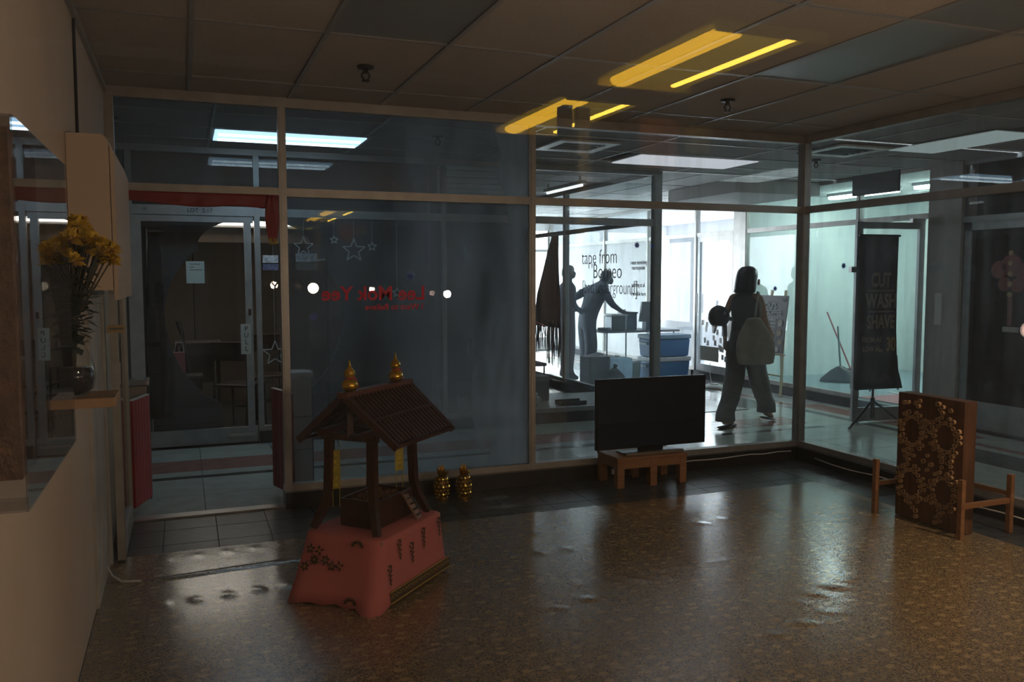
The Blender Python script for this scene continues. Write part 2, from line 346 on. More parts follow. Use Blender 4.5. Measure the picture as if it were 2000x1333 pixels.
FA = [M('alley tile %d' % i, c, .2, noise=.08, nscale=7) for i, c in enumerate([(.36, .38, .38), (.40, .42, .42)])]
tiles(fc, [4.98, 5.55]+xs2, [YF-.03]+[8.6+.6*k for k in range(14)], lambda i, j: FD if i == 2 else FR if i == 4 else random.choice(FA))

# front window the photograph is taken through, and the corridor behind it
wf = thing('wall_front', 'wide glass shop window at the near end of the room', 'window', kind='structure')
MB().box(XL, XR, .247, .253, .15, 2.60).build('pane', GFRONT, wf)
MB().box(XL, XR, .21, .29, 2.60, H).build('head_rail', ALU, wf); MB().box(XL, XR, .21, .29, 0, .15).build('kerb', KERB, wf)
MB().box(XL-.12, XL, .2, .3, 0, H).build('mullion', ALU, wf); MB().box(XR-.05, XR+.05, .2, .3, 0, H).build('mullion', ALU, wf)
DW = M('dim corridor wall', (.10, .09, .07), .8)
bc = thing('floor_near_corridor', 'dark tiled floor of the corridor outside the front window', 'floor', kind='structure')
MB().box(-3, 8, -7.5, .2, -.1, 0).build('slab', M('near corridor floor', (.08, .08, .075), .4), bc)
cc = thing('ceiling_near_corridor', 'dark ceiling of the corridor outside the front window', 'ceiling', kind='structure')
MB().box(-3, 8, -7.5, .2, H, H+.1).build('slab', M('near corridor ceiling', (.12, .11, .10), .9), cc)
wo = thing('wall_opposite', 'dark shopfront across the near corridor with posts, head rail and posters', 'partition', kind='structure')
MB().box(-3, 8, -4.36, -4.28, 2.665, H).build('head_rail', M('dark frame', (.05, .045, .04), .5), wo)
for x in (.5, 2.22, 4.4, 6): MB().box(x-.03, x+.03, -4.37, -4.27, 0, 2.6).build('mullion', MATS['dark frame'], wo)
MB().box(2.30, 2.38, -4.35, -4.29, 1.7, 2.6).build('door_post', M('ochre post', (.45, .33, .12), .6), wo)
MB().box(-3, 8, -7.5, -7.4, 0, H).build('wall_panel', DW, wo); MB().box(-3.1, -3, -7.5, .2, 0, H).build('wall_panel', DW, wo); MB().box(8, 8.1, -7.5, .2, 0, H).build('wall_panel', DW, wo)
MB().box(2.72, 2.99, -4.27, -4.262, 2.24, 2.56).build('poster', M('red poster', (.42, .14, .08), .6, noise=.5, nscale=30), wo)
MB().box(3.05, 3.24, -4.27, -4.262, 2.36, 2.53).build('poster', M('ochre poster', (.50, .38, .13), .6), wo)
for i, (ya_, yb_) in enumerate(((-4.0, -2.82), (-5.72, -4.42))):
    t = thing('fluorescent_light', ['yellow covered fluorescent light reflected high in the front window, nearer one', 'yellow covered fluorescent light reflected in the front window, behind the posts'][i], 'ceiling light', (2.6, (ya_+yb_)/2, H), 'yellow corridor lights')
    MB().box(2.28, 2.91, ya_, yb_, H-.012, H-.003).build('tray', M('yellow reflector tray', (.75, .62, .12), .5), t)
    for x in (2.40, 2.76): MB().tube([(x, ya_+.06, H-.032), (x, yb_-.06, H-.032)], .022 if x > 2.5 else .07, 10, flat=.5).build('tube', emis('yellow tube glow', (1, .64, .07), 22) if x > 2.5 else emis('amber tube glow', (1, .54, .03), 9), t)
    MB().box(2.30, 2.89, ya_+.02, yb_-.02, H-.014, H-.0125).build('diffuser', emis('dim yellow diffuser glow', (1, .66, .06), 1.1), t)
    for y in (ya_, yb_): MB().box(2.28, 2.91, y-.01, y+.01, H-.055, H-.012).build('end_plate', MATS['yellow reflector tray'], t)

t = thing('globe_lamp', 'rosy frosted globe lamp in the near corridor reflected at the right edge of the window', 'lamp', (4.02, -2.55, 0))
MB().ball((4.02, -2.55, 1.28), .045, .045, .045, 18, 12).build('globe', emis('rosy globe glow', (1, .66, .54), 9), t, True); MB().tube([(4.02, -2.55, .02), (4.02, -2.55, 1.24)], .01, 8).build('pole', BLACK, t); MB().lathe((4.02, -2.55, .002), [(.14, 0), (.14, .015), (.02, .03)], 20).build('base', BLACK, t)
# ================================================================ SHOPS BEYOND THE GLASS
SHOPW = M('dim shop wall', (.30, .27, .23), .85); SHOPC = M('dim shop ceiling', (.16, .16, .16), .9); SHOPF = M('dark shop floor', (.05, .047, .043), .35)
# far shopfront: shop with the gourd gateway, and the dark unit next to it, up to the corner post
wfr = shopfront('wall_far', 'aluminium shopfront across the corridor with gourd gateway shop and dark unit', 'x', YF, [(.64, 4.92)], [(.655, .05), (2.46, .045), (4.92, .10)],
    [(.68, 2.44, GFAR, GFAR), (2.485, 4.87, GFAR, GFAR)], z0=.155, ztr=2.19, ztop=2.67, fm=ALUG, trh=.075)
MB().box(-3, .63, YF-.04, YF+.04, 2.67, H).build('head_rail', ALUG, wfr); MB().box(-3, .63, YF-.028, YF+.028, 2.115, 2.20).build('transom', ALUG, wfr)
MB().box(-2.9, .63, YF-.003, YF+.003, 2.20, 2.67).build('pane', GFAR, wfr)
MB().box(-.45, -.40, YF-.035, YF+.035, 0, H).build('mullion', ALUG, wfr); MB().box(-2.9, -.45, YF-.003, YF+.003, 0, 2.115).build('pane', GFAR, wfr)
INK = M('black ink', (.015, .015, .02), .6)
text('lettering', 'LOT  2.17', .052, (.16, YF-.031, 2.157), (1, 0, 0), (0, 0, 1), INK, wfr)
text('lettering', '181', .03, (-.30, YF-.031, 2.16), (1, 0, 0), (0, 0, 1), INK, wfr)
# the pull door
d1 = thing('door_1', 'closed aluminium glass door marked PULL under the lot number', 'door', (.1, YF, 0), kind='structure')
MB().box(-.40, .62, YF-.02, YF+.02, 2.055, 2.108).build('top_rail', ALUG, d1); MB().box(-.40, .62, YF-.02, YF+.02, .012, .155).build('bottom_rail', ALUG, d1)
MB().box(.535, .60, YF-.024, YF+.02, .012, 2.108).build('stile', ALUG, d1); MB().box(-.40, -.335, YF-.022, YF+.02, .012, 2.108).build('stile', ALUG, d1)
MB().box(-.34, .54, YF-.003, YF+.003, .15, 2.06).build('pane', GFAR, d1)
MB().box(.36, .60, YF-.034, YF-.02, .075, .10).build('pull_handle', STEEL, d1)
pl = MB().box(.487, .577, YF-.029, YF-.0245, .84, 1.12).build('sign', M('pale sign plate', (.50, .55, .50), .5), d1)
for i, ch in enumerate('PULL'): text('lettering', ch, .062, (.536, YF-.031, 1.075-i*.062), (1, 0, 0), (0, 0, 1), INK, pl)
MB().box(.56, .585, YF-.03, YF-.02, 1.20, 1.26).build('lock', BLACK, d1)
tag(MB().box(.03, .185, YF-.008, YF-.006, 1.50, 1.70).build('paper_notice', M('pale blue paper', (.50, .62, .60), .7)), 'pale blue handwritten paper notice taped to the pull door', 'notice')
for i, z in enumerate((1.672, 1.645, 1.62)): MB().box(.06, (.15, .10, .17)[i], YF-.0093, YF-.0085, z, z+.004).build('writing', INK, bpy.data.objects['paper_notice'])
# floor / ceiling / walls of those shops
fs = thing('floor_shops', 'dark floors inside the shops across the corridor', 'floor', kind='structure')
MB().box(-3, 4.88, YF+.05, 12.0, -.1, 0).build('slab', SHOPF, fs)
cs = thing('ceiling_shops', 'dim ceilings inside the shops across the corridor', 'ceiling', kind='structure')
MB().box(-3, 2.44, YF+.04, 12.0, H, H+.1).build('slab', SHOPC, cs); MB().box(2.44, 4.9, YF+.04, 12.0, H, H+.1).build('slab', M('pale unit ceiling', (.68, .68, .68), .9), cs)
for k in range(6): MB().box(-3, 4.88, 8.9+.61*k, 8.918+.61*k, H-.006, H-.001).build('grid_bar', TBAR, cs)
wk = thing('wall_shops', 'inner walls of the shops across the corridor', 'wall', kind='structure')
CREAM = M('cream inner wall', (.50, .42, .35), .8)
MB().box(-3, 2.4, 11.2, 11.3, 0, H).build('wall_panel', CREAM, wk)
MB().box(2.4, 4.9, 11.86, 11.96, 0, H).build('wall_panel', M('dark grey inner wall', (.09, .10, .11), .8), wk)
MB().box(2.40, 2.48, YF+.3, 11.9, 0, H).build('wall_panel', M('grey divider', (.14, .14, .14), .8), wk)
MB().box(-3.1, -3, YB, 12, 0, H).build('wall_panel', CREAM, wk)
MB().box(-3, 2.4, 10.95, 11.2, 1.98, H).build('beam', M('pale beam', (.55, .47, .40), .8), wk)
for x in (-.9, .12, 1.2): MB().box(x-.006, x+.006, 11.185, 11.199, 0.1, 1.98).build('cupboard_joint', BLACK, wk)
# gourd-shaped gateway in a dark partition
def gourd_gate():
    cx, Y, n, right = .66, YF+.30, 26, []
    for i in range(n+1):                      # upper lobe
        a = R90*(1-i/n)-math.radians(8)*i/n; right.append((.523*math.cos(a), 1.85+.265*math.sin(a)))
    right.append((.515, 1.80))
    for i in range(n+1):                      # wide lower lobe
        a = math.radians(47-i/n*112); right.append((.825*math.cos(a), 1.21+(.78 if a > 0 else .95)*math.sin(a)))
    right.append((.33, 0))
    top = cx, right[0][1]; m = MB()
    m.quad((-1.6, Y, top[1]), (2.38, Y, top[1]), (2.38, Y, H), (-1.6, Y, H))
    for s, B in ((1, 2.38), (-1, -1.6)):
        for (xa, za), (xb, zb) in zip(right, right[1:]): m.quad((cx+s*xa, Y, za), (cx+s*xb, Y, zb), (B, Y, zb), (B, Y, za))
    me = bpy.data.meshes.new('gateway_panel'); me.from_pydata(m.v, [], m.f); me.update()
    bm = bmesh.new(); bm.from_mesh(me); bmesh.ops.remove_doubles(bm, verts=bm.verts, dist=1e-4); bmesh.ops.recalc_face_normals(bm, faces=bm.faces); bm.to_mesh(me); bm.free()
    return me
ggm = gourd_gate()
gg = thing('gourd_gateway', 'dark partition with a gourd-shaped gateway behind the pull door', 'partition', (.64, YF+.3, 0), kind='structure')
o = put('gateway_panel', ggm, M('dark blue grey partition', (.085, .09, .105), .8), gg)
sm = o.modifiers.new('thickness', 'SOLIDIFY'); sm.thickness = .04
# room corner unit (dark) side glass towards the alley
wsd = shopfront('wall_alley', 'glass side of the dark corner unit along the bright alley', 'y', 4.92, [(YF, 11.86)], [(10.62, .07), (11.82, .06)], [(YF+.05, 10.58, GCLEAR, GCLEAR), (10.66, 11.79, GCLEAR, GCLEAR)], ztr=2.19, ztop=2.67, fm=ALUG, trh=.05)
st = thing('display_plinth', 'low grey platform inside the dark corner unit by the glass', 'platform', (3.6, YF+.6, 0))
MB().box(2.5, 4.84, YF+.06, YF+1.0, 0.002, .15).build('platform_top', M('grey platform', (.26, .26, .26), .4, noise=.1), st)
# handwriting on the alley glass
WR = M('marker writing', (.07, .07, .09), .7)
hw = thing('window_writing', 'black handwriting on the side glass of the dark corner unit', 'writing', (4.915, 9.3, 1.5))
for body, sz, y, z in (('tape from', .26, 9.62, 1.80), ("'Borneo", .27, 9.42, 1.62), ('[bad underground]', .24, 9.36, 1.42)):
    text('lettering', body, sz, (4.913, y, z), (0, -1, 0), (0, 0, 1), WR, hw, sx=.95 if 'bad' not in body else .8, bold=-.003)
hx = thing('window_notes', 'small faint handwritten notes on the side glass near the corner post', 'writing', (4.915, 8.5, 1.5))
for body, z in (('I want something', 1.72), ('rearrangeable', 1.66), ('anything at all', 1.46), ('is possible here', 1.36)):
    text('lettering', body, .07, (4.913, 8.62, z), (0, -1, 0), (0, 0, 1), WR, hx, sx=.8, bold=.0005)
# ---- alley: end window and the bright shops on its right
XE = 10.4
MINT = M('mint white barber wall', (.72, .80, .77), .6, noise=.02, nscale=3); WHT = M('white wall', (.80, .80, .80), .8)
WHTL = M('pale lilac wall', (.74, .72, .74), .8)
we = thing('wall_end', 'tall bright window closing the far end of the alley', 'window', kind='structure')
MB().box(4.9, XB, 16.84, 16.92, 0, .25).build('sill', WHT, we); MB().box(4.9, XB, 16.84, 16.92, 2.55, H).build('head_rail', WHT, we)
for x in (4.95, 6.2, 7.4): MB().box(x-.03, x+.03, 16.85, 16.91, .25, 2.55).build('mullion', ALU, we)
MB().box(4.9, XB, 16.86, 16.90, 2.1, 2.15).build('transom', ALU, we)
wal = thing('wall_alley_end', 'white wall and windows on the side of the alley past the corner unit', 'wall', kind='structure')
MB().box(4.86, 4.94, 11.88, 16.9, 0, .6).build('wall_panel', WHT, wal); MB().box(4.86, 4.94, 11.88, 16.9, 2.3, H).build('wall_panel', WHT, wal)
for y in (11.95, 13.6, 15.2, 16.8): MB().box(4.86, 4.94, y-.05, y+.05, .6, 2.3).build('mullion', ALU, wal)
PAPER = M('papered glass', (.66, .67, .69), .7)
wxb = shopfront('wall_side_shops', 'row of aluminium shopfronts along the far side of the side corridor', 'y', XB, [(7.86, 10.29), (11.24, 16.8), (3.0, 5.4)], [(7.86, .06), (10.12, .30), (11.24, .07), (12.7, .06), (14.3, .07), (16.8, .06)],
    [(7.89, 9.97, GCLEAR, GCLEAR), (11.28, 12.66, GCLEAR, GCLEAR), (12.74, 14.26, PAPER, GCLEAR), (14.34, 16.76, PAPER, GCLEAR), (2.9, 5.4, GFAR, GFAR)], ztr=2.23, ztop=2.68, fm=ALU, trh=.06)
MB().box(XB-.03, XB+.03, 6.83, 7.86, 2.17, 2.23).build('transom', ALU, wxb); MB().box(XB-.003, XB+.003, 6.86, 7.83, 2.23, 2.68).build('pane', GCLEAR, wxb)
MB().box(XB-.04, XB+.04, 6.83, 7.86, 2.68, H).build('head_rail', ALU, wxb)
MB().box(XB-.08, XB+.08, 6.83, 7.86, 0, .11).build('step', KERB, wxb)
MB().box(XB-.03, XB+.03, 10.29, 11.21, 2.17, 2.23).build('transom', ALU, wxb); MB().box(XB-.003, XB+.003, 10.29, 11.21, 2.23, 2.68).build('pane', GCLEAR, wxb)
MB().box(XB-.04, XB+.04, 10.29, 11.24, 2.68, H).build('head_rail', ALU, wxb); MB().box(XB-.06, XB+.06, 10.29, 11.24, 0, .11).build('step', KERB, wxb)
MB().box(XB-.05, XB+.16, 6.42, 6.83, 0, H).build('pillar', M('grey pillar', (.34, .33, .32), .7, noise=.05), wxb)
MB().box(XB-.062, XB-.05, 6.62, 6.70, 1.05, 1.38).build('notice', M('pale notice', (.55, .55, .52), .7), wxb)
MB().box(XB-.03, XB+.03, 5.4, 6.42, 2.10, 2.16).build('transom', ALUG, wxb); MB().box(XB-.003, XB+.003, 5.4, 6.42, 2.16, 2.68).build('pane', GFAR, wxb); MB().box(XB-.04, XB+.04, 5.4, 6.42, 2.68, H).build('head_rail', ALUG, wxb)
# barber room
rb = thing('wall_barber', 'pale mint walls of the brightly lit barber shop', 'wall', kind='structure')
MB().box(XE, XE+.1, 6.6, 10.2, 0, H).build('wall_panel', MINT, rb); MB().box(XB+.05, XE, 10.02, 10.12, 0, H).build('wall_panel', MINT, rb); MB().box(XB+.05, XE, 6.55, 6.65, 0, H).build('wall_panel', MINT, rb)
fb = thing('floor_barber', 'blue grey floor of the barber shop with red and white edging', 'floor', kind='structure')
MB().box(XB+.05, XE, 6.6, 10.1, 0, .11).build('slab', M('blue grey vinyl', (.24, .32, .35), .4), fb)
MB().box(XB+.09, XB+.75, 6.65, 7.9, .11, .114).build('mat_red', M('dull red mat', (.40, .13, .14), .6), fb); MB().box(XB+.75, XB+.80, 6.65, 8.1, .11, .115).build('mat_line', M('white line', (.75, .75, .75), .6), fb)
cb = thing('ceiling_barber', 'white ceiling of the barber shop', 'ceiling', kind='structure')
MB().box(XB+.04, XE, 6.6, 10.1, H, H+.1).build('slab', M('white ceiling', (.6, .64, .63), .9), cb)
LB = emis('barber tube glow', (.80, 1.0, .95), 46)
for i, (x, y0, y1) in enumerate(((8.6, 6.95, 8.15), (8.6, 8.45, 9.65), (9.6, 7.7, 9.1))):
    t = thing('tube_light', ['white tube light inside the barber shop above the open door', 'white tube light inside the barber shop past the hanging sign', 'white tube light deepest in the barber shop'][i], 'ceiling light', (x, (y0+y1)/2, H), 'barber shop tube lights')
    MB().box(x-.08, x+.08, y0, y1, H-.04, H-.001).build('tray', WHITEP, t); MB().box(x-.06, x+.06, y0+.02, y1-.02, H-.075, H-.041).build('tube', LB, t)
# bright rooms beyond the barber: open to daylight on the far side
rw_ = thing('wall_bright_shop', 'pale walls and window frames of the daylit shop past the barber', 'wall', kind='structure')
MB().box(XB+.2, XE+.1, 10.14, 10.2, 0, H).build('wall_panel', WHTL, rw_); MB().box(XB, XE+.1, 16.84, 16.92, 0, H).build('wall_panel', WHTL, rw_)
MB().box(XE-.04, XE+.04, 10.2, 16.84, 0, .7).build('wall_panel', WHTL, rw_); MB().box(XE-.04, XE+.04, 10.2, 16.84, 2.4, H).build('wall_panel', WHTL, rw_)
for y in (10.5, 11.6, 12.7, 13.8, 14.9, 16.0): MB().box(XE-.03, XE+.03, y-.05, y+.05, .7, 2.4).build('mullion', ALU, rw_)
MB().box(XB+.9, XB+.96, 12.4, 13.5, .1, 2.25).build('panel', M('off white board', (.62, .61, .60), .8), rw_)
MB().box(XB+.5, XB+.56, 13.9, 14.9, .1, 2.25).build('panel', MATS['off white board'], rw_)
ff = thing('floor_bright_shop', 'pale floor of the daylit shop past the barber', 'floor', kind='structure')
MB().box(XB+.05, XE, 10.2, 16.84, 0, .11).build('slab', M('pale vinyl', (.5, .5, .5), .4), ff)
cf = thing('ceiling_bright_shop', 'white ceiling of the daylit shop past the barber', 'ceiling', kind='structure')
MB().box(XB+.04, XE+.04, 10.2, 16.84, H, H+.1).build('slab', WHT, cf)
blk = thing('trim_1', 'pale dropped ceiling box over the mouth of the alley', 'bulkhead', kind='structure')
MB().box(6.15, 7.40, 8.5, 10.0, 2.56, H-.002).build('box', M('pale bulkhead', (.45, .44, .43), .8), blk)
# dark shop at the far right
rd = thing('wall_dark_shop', 'dark walls inside the closed shop at the right edge', 'wall', kind='structure')
MB().box(9.3, 9.4, 0, 6.55, 0, H).build('wall_panel', M('dark shop wall', (.10, .085, .085), .8), rd); MB().box(XB+.05, 9.4, 6.44, 6.54, 0, H).build('wall_panel', MATS['dark shop wall'], rd); MB().box(XB+.05, 9.4, -.1, 0, 0, H).build('wall_panel', MATS['dark shop wall'], rd)
MB().box(XB-.03, XB+.03, -3, 3.0, 0, H).build('wall_panel', MATS['dark shop wall'], rd); MB().box(XR, XB, -2.75, -2.65, 0, H).build('wall_panel', MATS['dark shop wall'], rd)
MB().box(XB+.05, 9.4, 0, 6.54, -.02, .1).build('floor_slab', SHOPF, rd); MB().box(XB+.05, 9.4, 0, 6.54, H, H+.1).build('ceiling_slab', SHOPC, rd)
MB().box(XB-.09, XB+.09, 5.4, 6.43, -.10, .018).build('door_sill', KERB, wxb)
MB().box(XB-.02, XB+.12, -.1, 6.5, -.15, -.02).build('footing', KERB, wxb)
d2 = thing('door_2', 'closed dark glass door with a red hanging ornament at the right edge', 'door', (XB, 5.9, 0), kind='structure')
for y in (5.43, 6.36): MB().box(XB-.02, XB+.02, y-.04, y+.04, .02, 2.10).build('stile', ALUG, d2)
MB().box(XB-.02, XB+.02, 5.43, 6.40, 2.02, 2.10).build('top_rail', ALUG, d2); MB().box(XB-.02, XB+.02, 5.43, 6.40, .02, .30).build('bottom_rail', ALUG, d2); MB().box(XB-.003, XB+.003, 5.46, 6.33, .3, 2.02).build('pane', glass('tinted glass', (.55, .5, .5), dirt=.05), d2)
# open barber door
d3 = thing('door_3', 'open aluminium glass door of the barber shop swung into the corridor', 'door', (XB, 6.88, 0), kind='structure')
p0, p1 = Vector((XB-.03, 6.90, 0)), Vector((6.60, 7.02, 0)); dd = (p1-p0).normalized()
def dbar(a0, a1, z0, z1, m, nm, th=.04, par=None):
    q0, q1 = p0+dd*a0, p0+dd*a1; zc = Vector((0, 0, (z0+z1)/2)); return MB().bar(q0+zc, q1+zc, th, z1-z0).build(nm, m, par or d3)
LN = (p1-p0).length
dbar(LN-.065, LN, .015, 2.13, ALUG, 'stile'); dbar(0, .065, .015, 2.13, ALUG, 'stile'); dbar(.065, LN-.065, 2.06, 2.128, ALUG, 'top_rail'); dbar(.065, LN-.065, .015, .16, ALUG, 'bottom_rail'); dbar(.06, LN-.06, .16, 2.06, GCLEAR, 'pane', .006)
dbar(LN-.02, LN+.06, 1.60, 1.66, STEEL, 'latch', .05); dbar(LN-.05, LN-.015, 1.72, 1.78, BLACK, 'lock', .05); dbar(.0, .16, 2.13, 2.17, STEEL, 'door_closer', .05)
# daylit shop door
d4 = thing('door_4', 'aluminium glass door pasted with papers on the daylit shop beyond the walker', 'door', (XB, 10.75, 0), kind='structure')
for y in (10.33, 11.17): MB().box(XB-.022, XB+.022, y-.04, y+.04, .115, 2.17).build('stile', ALUG if y > 11 else ALU, d4)
MB().box(XB-.02, XB+.02, 10.37, 11.13, 2.09, 2.17).build('top_rail', ALU, d4); MB().box(XB-.02, XB+.02, 10.37, 11.13, .115, .22).build('bottom_rail', ALU, d4); MB().box(XB-.003, XB+.003, 10.37, 11.13, .22, 2.09).build('pane', GCLEAR, d4)
MB().tube([(XB-.05, 11.14, 1.0), (XB-.05, 11.14, 1.3)], .014, 8).build('pull_handle', WHITEP, d4)
PAP = [M('pasted paper %d' % i, c, .8) for i, c in enumerate([(.60, .60, .60), (.45, .43, .42), (.30, .28, .28), (.70, .69, .66), (.52, .46, .40)])]
MB().box(XB-.012, XB-.005, 10.62, 11.1, .28, .50).build('board', M('khaki board', (.20, .20, .15), .8), d4)
for k in range(36):
    y = random.uniform(10.38, 11.1); z = random.uniform(.32, .98); 
    if y > 10.6 and z < .52: continue
    MB().box(XB-.009-.0002*k, XB-.0085-.0002*k, y-.03, y+.03, z-.04, z+.04).build('paper', PAP[k % 5], d4)
# ceiling lights of the corridor, one of them an added fill
t = thing('fluorescent_light', 'bright blue white ceiling light in the corridor behind the doorway', 'ceiling light', (.87, 7.41, H))
MB().box(.24, 1.50, 7.115, 7.705, H-.004, H+.02).build('frame', TBAR2, t); MB().box(.27, 1.47, 7.14, 7.68, H-.012, H-.004).build('diffuser', emis('blue white diffuser glow', (.5, .76, 1.0), 3.2), t)
for y in (7.28, 7.54): MB().tube([(.30, y, H-.022), (1.44, y, H-.022)], .03, 8, flat=.35).build('tube', emis('blue white tube glow', (.75, .92, 1.0), 9), t)
t = thing('fluorescent_light', 'large pale ceiling light panel where the corridors cross', 'ceiling light', (4.78, 7.4, H))
MB().box(4.07, 5.47, 7.12, 7.78, H-.004, H+.02).build('frame', TBAR2, t); MB().box(4.10, 5.44, 7.15, 7.75, H-.012, H-.004).build('diffuser', emis('dim panel glow', (.88, .92, 1.0), .75), t)
t = thing('fluorescent_light', 'pale ceiling light panel in the side corridor above the hanging sign', 'ceiling light', (6.33, 5.0, H))
MB().box(6.04, 6.63, 4.95, 6.11, H-.006, H-.001).build('frame', TBAR2, t); MB().box(6.07, 6.60, 4.98, 6.08, H-.013, H-.006).build('diffuser', emis('side corridor panel glow', (.78, .97, .95), .32), t)
t = thing('fluorescent_light', 'added unseen ceiling light filling the side corridor beside the room', 'ceiling light', (6.33, 3.6, H))  # added out of view to brighten the walker, banner and corridor floor
MB().box(6.04, 6.63, 2.9, 4.2, H-.006, H+.02).build('frame', TBAR2, t); MB().box(6.07, 6.60, 2.93, 4.17, H-.013, H-.006).build('diffuser', emis('added side corridor fill glow', (.85, .98, 1.0), 4.5), t)
for i, (x, y, lb) in enumerate(((3.28, 6.87, 'white framed square ceiling vent in the corridor over the back partition'), (5.70, 6.25, 'white framed square ceiling vent in the side corridor near the hanging sign'))):
    t = thing('ceiling_vent', lb, 'air vent', (x, y, H))
    for a, b in ((-.29, -.20), (.20, .29)): MB().box(x+a, x+b, y-.29, y+.29, H-.02, H-.002).build('frame', WHITEP, t); MB().box(x-.2, x+.2, y+a, y+b, H-.02, H-.002).build('frame', WHITEP, t)
    MB().box(x-.2, x+.2, y-.2, y+.2, H-.008, H-.002).build('grille', M('dark grille', (.03, .04, .04), .5), t)
    for k in range(5): MB().box(x-.2, x+.2, y-.16+k*.08, y-.145+k*.08, H-.016, H-.008).build('slat', BLACK, t)
t = thing('tube_light', 'slim tube light hung in the dark corner unit', 'ceiling light', (4.3, 9.3, H))
MB().box(4.27, 4.33, 8.8, 9.9, H-.10, H-.06).build('tray', WHITEP, t); MB().tube([(4.3, 8.85, H-.115), (4.3, 9.85, H-.115)], .014, 8).build('tube', emis('white tube glow', (.9, .97, 1), 2.5), t)
for y in (8.9, 9.8): MB().box(4.29, 4.31, y, y+.02, H-.06, H).build('hanger', ALU, t)
t = thing('wall_light', 'long glowing wall light high at the back of the gourd gateway shop', 'wall light', (.6, 10.93, 2.2))
MB().box(-.5, 1.9, 10.88, 10.945, 2.19, 2.40).build('diffuser', emis('shop panel glow', (1, .88, .76), 6.5), t); MB().box(-.53, 1.93, 10.90, 10.949, 2.16, 2.19).build('frame', TBAR2, t)
# sprinkler heads
for i, (x, y, lb) in enumerate(((.98, 4.77, 'ceiling sprinkler above the wooden pavilion side of the room'), (3.39, 4.79, 'ceiling sprinkler beside the dark light panels'), (2.0, 6.85, 'ceiling sprinkler in the corridor past the hazy pane'), (5.95, 6.9, 'ceiling sprinkler in the corridor past the corner post'), (-.45, 6.9, 'ceiling sprinkler in the corridor above the open doorway'))):
    t = thing('sprinkler', lb, 'sprinkler', (x, y, H), 'ceiling sprinklers'); sm_ = M('dark sprinkler metal', (.05, .045, .04), .5, .6)
    MB().lathe((x, y, H-.012), [(.048, .012), (.045, .002), (.02, 0)]).build('plate', sm_, t, True)
    MB().tube([(x, y, H-.01), (x, y, H-.035)], .014, 8).build('neck', sm_, t)
    MB().tube([(x-.012, y, H-.03), (x-.024, y, H-.05), (x-.008, y, H-.075)], .005, 6).tube([(x+.012, y, H-.03), (x+.024, y, H-.05), (x+.008, y, H-.075)], .005, 6).lathe((x, y, H-.08), [(.022, 0), (.022, .005)], 12).build('yoke', sm_, t)
# ================================================================ THINGS IN THE ROOM
# warm lamps of the room, out of frame near the front window
WARM = (1, .72, .49)
for i, (loc, aim, pw_, sz) in enumerate((((4.55, 1.9, 2.62), (4.05, 3.0, 0), 170, 1.35),)):
    s = spot('spotlight_beam', loc, aim, pw_, WARM, sz, 1, .06)
    t = thing('spotlight', 'warm ceiling spotlight over the patterned floor by the right partition', 'spotlight', (loc[0], loc[1], H))
    d = (Vector(aim)-Vector(loc)).normalized(); c = Vector(loc)
    MB().tube([c-d*.10, c-d*.02], [.035, .05], 14).build('housing', BLACK, t, True); MB().lathe((loc[0], loc[1], H-.02), [(.05, .019), (.05, 0)]).build('base', BLACK, t)
    MB().tube([(loc[0], loc[1], H-.02), c-d*.06], .01, 8).build('stem', BLACK, t); s.parent = t; s.location = -wpos(t)+c
for x, y, z, r, I, lb in ((1.50, .98, 1.42, .065, 2.2, 'warm globe lamp on a stand whose reflection glows beside the mullion'), (3.28, .80, 1.33, .05, 3.3, 'warm globe lamp on a stand toward the right of the front window'), (1.13, .80, 1.45, .035, .4, 'smallest warm globe lamp on a stand by the front window')):
    t = thing('globe_lamp', lb, 'lamp', (x, y, 0), 'globe lamps by the front window')
    MB().ball((x, y, z), r, r, r, 18, 12).build('globe', emis('globe glow %.3f' % r, WARM, I/(math.pi*r*r)), t, True)
    MB().lathe((x, y, z-r-.03), [(.02, 0), (.028, .012), (.02, .034)], 12).build('socket', BLACK, t, True); MB().tube([(x, y, .02), (x, y, z-r-.03)], .008, 8).build('pole', BLACK, t); MB().lathe((x, y, .012), [(.11, 0), (.11, .01), (.02, .02)], 20).build('base', BLACK, t)
WD = wood('dark red wood', (.032, .011, .007), (.06, .021, .012), .4); WD2 = wood('brown wood', (.16, .075, .032), (.24, .12, .055), .5)
OR = wood('orange stool wood', (.22, .10, .045), (.30, .15, .07), .5)
